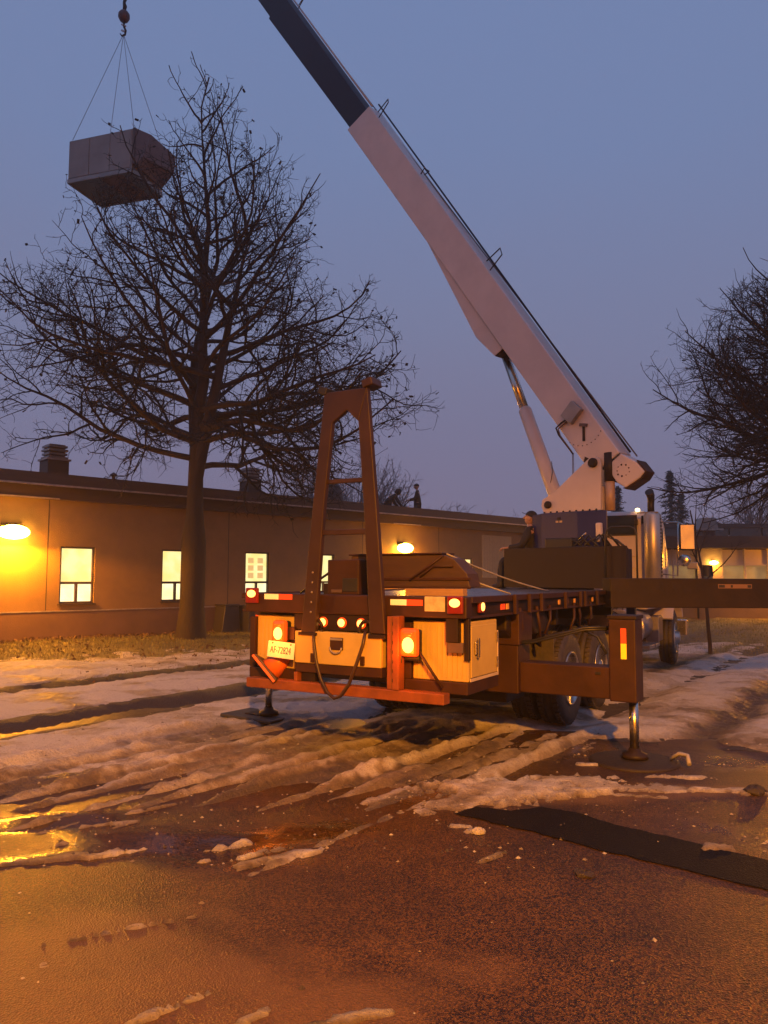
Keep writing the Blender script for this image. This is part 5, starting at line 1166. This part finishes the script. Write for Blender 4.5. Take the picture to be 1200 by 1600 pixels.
# ------------------------------------------------------------------ load hanging from the crane
hx, hy = -8.42, 23.6
t = thing('hoist_block', 'dark round headache ball and hook hanging on the crane wire', 'crane hook', (hx, hy, 19.2))
mb = MB(); mb.tube([(0, 0, .95), (-.35, .9, 6.6)], .014, 6); obj('wire', mb, rope_m, t)
mb = MB(); mb.lathe((0, 0, .62), (0, 0, 1), [(-.22, .05), (-.16, .13), (-.05, .185), (.06, .18), (.15, .12), (.19, .06)], 20); obj('ball', mb, mat('dark_red_ball', (.10, .03, .03), .4), t)
mb = MB(); mb.tube([(0, 0, .80), (.02, 0, .95), (-.01, 0, 1.08), (.02, 0, 1.2)], [.05, .07, .045, .06], 8); obj('swivel', mb, dark_steel, t)
mb = MB(); mb.tube([(0, 0, .44), (.01, 0, .25), (.07, 0, .12), (.05, 0, -.02), (-.05, 0, -.06), (-.11, 0, .02)], [.03, .035, .035, .035, .03, .015], 8); obj('hook', mb, dark_steel, t)
for k in (0, 1):
    mb = MB(); mb.tube([(-.07, 0, .34 - k * .2), (.07, 0, .27 - k * .2)], .03, 6); obj('hook_stripe', mb, mat('white_tape', (.7, .7, .75), .5), t)
ux = Vector((2.2, -.70, 0)).normalized(); uy = Vector((.26, 1.62, 0)).normalized()
ang = math.atan2(ux.y, ux.x)
t = thing('rooftop_air_unit', 'grey sheet-metal rooftop unit with dark flared hood hanging in slings from the crane', 'rooftop air unit', (-9.86, 23.17, 14.0), ang)
S_ = mat('unit_sheet_metal', (.31, .27, .25), .5, metal=.15, var=.35, scale=1.1, bump=.05)
Q('cabinet', S_, [(0, 2.32, 0, 1.62, .0, 1.32)], t, .02)
Q('base_rail', galv, [(-.01, 2.33, -.025, .05, -.07, .06), (-.01, 2.33, 1.57, 1.645, -.07, .06), (-.02, .05, .052, 1.568, -.07, .06), (2.27, 2.345, .052, 1.568, -.07, .06)], t, .006)
Q('bottom_panel', galv, [(.06, 1.1, .06, 1.55, -.03, -.002)], t); Q('bottom_panel', mat('rust_panel', (.30, .19, .14), .6), [(1.12, 1.9, .06, 1.55, -.03, -.002)], t); Q('bottom_panel', galv, [(1.92, 2.26, .06, 1.55, -.03, -.002)], t)
for k in (0, 1, 2): Q('access_panel', S_, [(.04 + k * .76, .76 + k * .76, -.016, -.001, .09, 1.28)], t, .004)
mb = MB(); mb.prism([(.0, 1.34), (1.55, 1.34), (1.55, .20), (.0, .20)], 2.33, 2.40, 'yz'); obj('end_frame', mb, galv_dark, t)
mb = MB(); mb.add([(2.402, .05, 1.34), (2.402, 1.5, 1.34), (2.402, 1.5, .15), (2.402, .05, .15), (2.78, .3, 1.20), (2.92, 1.45, 1.08), (2.86, 1.45, .55), (2.62, .15, .45)], [(0, 1, 2, 3), (0, 4, 5, 1), (1, 5, 6, 2), (2, 6, 7, 3), (3, 7, 4, 0), (4, 7, 6, 5)]); obj('intake_hood', mb, mat('hood_sheet', (.15, .10, .10), .5, var=.3), t, .006)
Q('forklift_slot', galv, [(.5, .85, -.03, -.026, -.04, .03)], t); Q('forklift_slot', galv, [(1.4, 1.75, -.03, -.026, -.04, .03)], t)
um = Matrix.Translation((-9.80, 23.17, 14.0)) @ Matrix.Rotation(ang, 4, 'Z')
for i, (a, b) in enumerate(((.05, .0), (2.3, .0), (.05, 1.62), (2.3, 1.62))):
    p = um @ Vector((a, b, 1.34)); mb = MB(); mb.tube([(hx, hy, 19.2), tuple(p)], .008 if i else .008, 5); o_ = obj('lifting_sling', mb, rope_m)
    tag(o_, ['thin sling from the hook to the near left corner of the hanging unit', 'thin sling from the hook to the near right corner of the hanging unit', 'thin sling from the hook to the far left corner of the hanging unit', 'thin sling from the hook to the far right corner of the hanging unit'][i], 'sling', 'slings between the hook and the hanging unit')

# ------------------------------------------------------------------ people
skin_m = mat('skin', (.46, .27, .20), .5, var=.12, scale=12)
cloth_dark = mat('dark_jacket', (.020, .018, .020), .8, var=.4, scale=20)
cloth_blue = mat('dark_trousers', (.022, .022, .03), .85, var=.3, scale=20)
boot_m = mat('dark_boots', (.02, .015, .012), .6)
hivis = mat('pale_tape', (.6, .45, .28), .4)
def skin_mesh(name, J, edges, radii, m, parent, root=0, sub=2):
    me = bpy.data.meshes.new(name); me.from_pydata([tuple(j) for j in J], edges, []); o = bpy.data.objects.new(name, me); C.objects.link(o)
    md = o.modifiers.new('skin', 'SKIN'); md.use_smooth_shade = True
    for i, v in enumerate(me.skin_vertices[0].data):
        r_ = radii[i]; v.radius = (r_, r_) if not isinstance(r_, tuple) else r_; v.use_root = (i == root)
    s_ = o.modifiers.new('sub', 'SUBSURF'); s_.levels = sub; s_.render_levels = sub
    dg = bpy.context.evaluated_depsgraph_get(); dg.update(); me2 = bpy.data.meshes.new_from_object(o.evaluated_get(dg)); C.objects.unlink(o); bpy.data.objects.remove(o)
    me2.materials.clear(); me2.materials.append(m); me2.polygons.foreach_set('use_smooth', [True] * len(me2.polygons))
    o = bpy.data.objects.new(name, me2); C.objects.link(o); o.parent = parent; return o
def head_bits(mb, c, R_):
    # head facing local +x, built with face, merged into the body mesh
    M_ = Matrix.Translation(c) @ R_
    V = []; F_ = []; n, k_ = 20, 16
    for i in range(k_ + 1):
        th = math.pi * i / k_
        for j in range(n):
            a = 2 * math.pi * j / n; x = math.sin(th) * math.cos(a); y = math.sin(th) * math.sin(a); z = math.cos(th)
            X_ = x * .098; Y_ = y * .076; Z_ = z * .118
            if z < 0: X_ *= 1 - .25 * -z * (1 if x < 0 else .25); Y_ *= 1 - .35 * -z
            if x > 0:
                fy = max(0, 1 - abs(y) * 2.0)
                X_ += .014 * math.exp(-((z + .18) / .10) ** 2) * max(0, 1 - abs(y) * 4.5) * 1.6      # nose
                X_ -= .010 * math.exp(-((z - .05) / .12) ** 2) * math.exp(-((abs(y) - .38) / .16) ** 2)  # eye sockets
                X_ += .006 * math.exp(-((z - .25) / .1) ** 2) * fy                                      # brow
                X_ += .010 * math.exp(-((z + .82) / .16) ** 2) * fy                                     # chin
                X_ -= .006 * math.exp(-((z + .52) / .035) ** 2) * max(0, 1 - abs(y) * 2.6)              # mouth
            V.append(M_ @ Vector((X_, Y_, Z_)))
    for i in range(k_):
        for j in range(n):
            j2 = (j + 1) % n; F_.append((i * n + j, (i + 1) * n + j, (i + 1) * n + j2, i * n + j2))
    mb.add(V, F_, True)
    q_ = MB(M_); q_.prism([(.085, -.02), (.128, -.045), (.118, -.06), (.085, -.06)], -.016, .016); mb.add(q_.v, q_.f, True)
    for s in (-1, 1):
        q_ = MB(M_); q_.ball((-.005, s * .080, -.012), .024, .010, .034, 8, 6); mb.add(q_.v, q_.f, True)
def hand_bits(mb, w, d, up):
    d = Vector(d).normalized(); up = Vector(up).normalized(); sd = d.cross(up).normalized(); up = sd.cross(d)
    w = Vector(w); pc = w + d * .05
    V = [w + sd * .025 + up * .014, w - sd * .025 + up * .014, w - sd * .025 - up * .014, w + sd * .025 - up * .014]
    V += [w + d * .09 + sd * .042 + up * .012, w + d * .09 - sd * .042 + up * .012, w + d * .09 - sd * .042 - up * .014, w + d * .09 + sd * .042 - up * .014]
    mb.add(V, [(0, 1, 2, 3), (7, 6, 5, 4), (0, 4, 5, 1), (1, 5, 6, 2), (2, 6, 7, 3), (3, 7, 4, 0)], True)
    for k, L_ in enumerate((.065, .078, .072, .055)):
        b = w + d * .085 + sd * (.031 - k * .021)
        mb.tube([b, b + d * L_ * .45 - up * .006, b + d * L_ * .8 - up * .026, b + d * L_ * .88 - up * .048], [.0095, .009, .008, .006], 7)
    b = w + d * .035 + sd * .03
    mb.tube([b, b + d * .03 + sd * .028 - up * .01, b + d * .055 + sd * .034 - up * .025], [.012, .010, .007], 7)
def person(label, loc, rz, J, look, tool=None, group=None, cap=True, hood=False, sit=False):
    """J: joints in local metres, person faces local +x"""
    t = thing('person', label, 'person', loc, rz, group)
    names = ['pelvis', 'waist', 'chest', 'neck', 'headb', 'shL', 'elL', 'wrL', 'shR', 'elR', 'wrR', 'hipL', 'knL', 'anL', 'toL', 'hipR', 'knR', 'anR', 'toR']
    idx = {n_: i for i, n_ in enumerate(names)}
    E_ = [('pelvis', 'waist'), ('waist', 'chest'), ('chest', 'neck'), ('neck', 'headb'), ('chest', 'shL'), ('shL', 'elL'), ('elL', 'wrL'), ('chest', 'shR'), ('shR', 'elR'), ('elR', 'wrR'),
          ('pelvis', 'hipL'), ('hipL', 'knL'), ('knL', 'anL'), ('anL', 'toL'), ('pelvis', 'hipR'), ('hipR', 'knR'), ('knR', 'anR'), ('anR', 'toR')]
    Rb = dict(pelvis=.12, waist=.11, chest=.13, neck=.052, headb=.05, shL=.058, elL=.040, wrL=.026, shR=.058, elR=.040, wrR=.026, hipL=.085, knL=.055, anL=.036, toL=.03, hipR=.085, knR=.055, anR=.036, toR=.03)
    body = skin_mesh('body', [J[n_] for n_ in names], [(idx[a], idx[b]) for a, b in E_], [Rb[n_] for n_ in names], skin_m, t, 0, 1)
    mb = MB(); hb = Vector(J['headb']); yaw, pit = look
    R_ = Matrix.Rotation(rad(yaw), 4, 'Z') @ Matrix.Rotation(rad(-pit), 4, 'Y'); hc = hb + R_.to_3x3() @ Vector((.022, 0, .095))
    head_bits(mb, hc, R_)
    for s in 'LR':
        w, e_ = Vector(J['wr' + s]), Vector(J['el' + s]); hand_bits(mb, w, (w - e_), (0, 0, 1) if abs((w - e_).normalized().z) < .8 else (1, 0, 0))
    tmp = bpy.data.meshes.new('tmp'); tmp.from_pydata(mb.v, [], mb.f)
    bm_ = bmesh.new(); bm_.from_mesh(body.data); bm_.from_mesh(tmp); bm_.to_mesh(body.data); bm_.free()
    body.data.polygons.foreach_set('use_smooth', [True] * len(body.data.polygons))
    jn = ['pelvis', 'waist', 'chest', 'neck', 'shL', 'elL', 'wrL', 'shR', 'elR', 'wrR']; ji = {n_: i for i, n_ in enumerate(jn)}
    Rj = dict(pelvis=(.175, .14), waist=(.165, .135), chest=(.185, .15), neck=.075, shL=.085, elL=.066, wrL=.045, shR=.085, elR=.066, wrR=.045)
    JJ = [Vector(J[n_]) for n_ in jn]; JJ[6] = JJ[5].lerp(JJ[6], .93); JJ[9] = JJ[8].lerp(JJ[9], .93)
    skin_mesh('jacket', JJ, [(ji[a], ji[b]) for a, b in E_ if a in ji and b in ji], [Rj[n_] for n_ in jn], cloth_dark, t, 0, 2)
    jn = ['pelvis', 'hipL', 'knL', 'anL', 'hipR', 'knR', 'anR']; ji = {n_: i for i, n_ in enumerate(jn)}
    Rt = dict(pelvis=.15, hipL=.115, knL=.085, anL=.07, hipR=.115, knR=.085, anR=.07)
    skin_mesh('trousers', [J[n_] for n_ in jn], [(ji[a], ji[b]) for a, b in E_ if a in ji and b in ji], [Rt[n_] for n_ in jn], cloth_blue, t, 0, 2)
    for s in 'LR':
        a_, b_ = Vector(J['an' + s]), Vector(J['to' + s]); dd_ = (b_ - a_).normalized()
        mb = MB(); mb.tube([a_ + Vector((0, 0, .10)), a_, a_ + dd_ * .06 - Vector((0, 0, .02)), b_, b_ + dd_ * .05], [.062, .065, .062, .052, .03], 12); obj('boot', mb, boot_m, t)
    M_ = Matrix.Translation(hc) @ R_
    if cap:
        mb = MB(M_); V = []; F_ = []; n, k_ = 20, 7
        for i in range(k_ + 1):
            th = math.pi * .5 * i / k_
            for j in range(n):
                a = 2 * math.pi * j / n; V.append((math.sin(th) * math.cos(a) * .110 - .004, math.sin(th) * math.sin(a) * .088, .018 + math.cos(th) * .112))
        for i in range(k_):
            for j in range(n): j2 = (j + 1) % n; F_.append((i * n + j, (i + 1) * n + j, (i + 1) * n + j2, i * n + j2))
        mb.add(V, F_, True); co = obj('cap', mb, cloth_dark, t)
        mb = MB(M_); mb.prism([(.085, -.06), (.15, -.05), (.178, 0), (.15, .05), (.085, .06), (.095, 0)], .022, .030, 'xy'); obj('peak', mb, cloth_dark, co)
    if hood:
        mb = MB(M_); mb.ball((-.02, 0, .0), .125, .11, .145, 16, 10); obj('hood', mb, cloth_dark, t)
    return t, J
base = dict(pelvis=(0, 0, .92), waist=(.0, 0, 1.08), chest=(.0, 0, 1.34), neck=(.01, 0, 1.50), headb=(.02, 0, 1.56), shL=(0, .19, 1.42), elL=(.03, .27, 1.14), wrL=(.14, .25, .90), shR=(0, -.19, 1.42), elR=(.03, -.27, 1.14), wrR=(.14, -.25, .90),
            hipL=(0, .10, .88), knL=(.02, .11, .48), anL=(-.01, .12, .09), toL=(.13, .14, .04), hipR=(0, -.10, .88), knR=(.02, -.11, .48), anR=(-.01, -.12, .09), toR=(.13, -.14, .04))
# standing roof worker, facing left, hands forward on a thin rod
kneel = dict(knL=(.06, .12, .50), anL=(-.36, .13, .52), toL=(-.44, .13, .46), knR=(.10, -.12, .50), anR=(-.34, -.13, .52), toR=(-.44, -.13, .46))
J = dict(base); J.update(kneel); J.update(elL=(.10, .24, 1.16), wrL=(.32, .10, 1.12), elR=(.10, -.24, 1.18), wrR=(.36, -.06, 1.12))
t, _ = person('person in dark jacket and peaked cap upright on the roof edge, holding a thin rod', (1.33, 30.6, 3.66), rad(178), J, (0, 2), group='workers on the flat roof')
ro = MB(); ro.tube([(1.02, 30.6, 4.80), (.95, 30.55, 4.70), (.68, 30.5, 4.40)][::-1], .018, 6)
tag(obj('thin_rod', ro, dark_steel), 'thin curved rod held out in front by the capped roof worker', 'rod')
# bending roof worker, facing left and down
J = dict(base); J.update(kneel); J.update(waist=(.05, 0, 1.05), chest=(.26, 0, 1.24), neck=(.38, 0, 1.33), headb=(.43, 0, 1.36), shL=(.28, .19, 1.26), elL=(.42, .22, 1.0), wrL=(.60, .18, .82), shR=(.28, -.19, 1.26), elR=(.42, -.22, 1.0), wrR=(.60, -.18, .82))
t, _ = person('person in dark hooded jacket bending forward on the roof, left of the capped worker', (.10, 30.3, 3.66), rad(20), J, (0, -35), group='workers on the flat roof', cap=False, hood=True)
ro = MB(); ro.tube([(-.42, 30.2, 4.35), (-.16, 30.2, 4.78)], .02, 6); tag(obj('pole_tool', ro, dark_steel), 'slanted tool pole beside the bending roof worker', 'tool')
# operator seated on the crane's left-hand seat, looking up to the left
oz = 1.84
J = dict(pelvis=(0, 0, .12), waist=(-.03, 0, .30), chest=(-.02, 0, .55), neck=(.0, 0, .70), headb=(.02, 0, .755), shL=(-.02, .20, .62), elL=(.10, .28, .36), wrL=(.36, .20, .34), shR=(-.02, -.20, .62), elR=(.10, -.28, .36), wrR=(.36, -.2, .34),
         hipL=(.05, .10, .11), knL=(.46, .14, .13), anL=(.50, .14, -.28), toL=(.62, .15, -.33), hipR=(.05, -.10, .11), knR=(.46, -.14, .13), anR=(.50, -.14, -.28), toR=(.62, -.15, -.33))
ctw = place(0, 6.0, 0)
op = ctw + Aw * .52 + Nw * .12
t, _ = person('person in dark jacket and dark cap seated at the crane controls, looking up left', (op.x, op.y, oz), rad(158), J, (0, 26))
mb = MB(); mb.tube([(-.10, .13, .68), (-.02, .19, .60), (.07, .22, .50), (.13, .26, .40), (.30, .24, .36)], .012, 6); obj('reflective_piping', mb, hivis, t)

# ------------------------------------------------------------------ damp winter air
mb = MB(); mb.box(-152, 152, -62, 172, -1.2, 33); hz = obj('haze', mb, mat('unused', (1, 1, 1)))
hm = bpy.data.materials.new('haze_air'); hm.use_nodes = True; hn = hm.node_tree; hn.nodes.clear()
ho = hn.nodes.new('ShaderNodeOutputMaterial'); pv = hn.nodes.new('ShaderNodeVolumePrincipled')
pv.inputs['Color'].default_value = (.92, .92, .95, 1); pv.inputs['Density'].default_value = .0016; pv.inputs['Anisotropy'].default_value = .35
hn.links.new(pv.outputs[0], ho.inputs['Volume']); hz.data.materials.clear(); hz.data.materials.append(hm); hz['kind'] = 'stuff'; hz['label'] = 'thin damp haze filling the winter evening air'
bpy.context.view_layer.update()
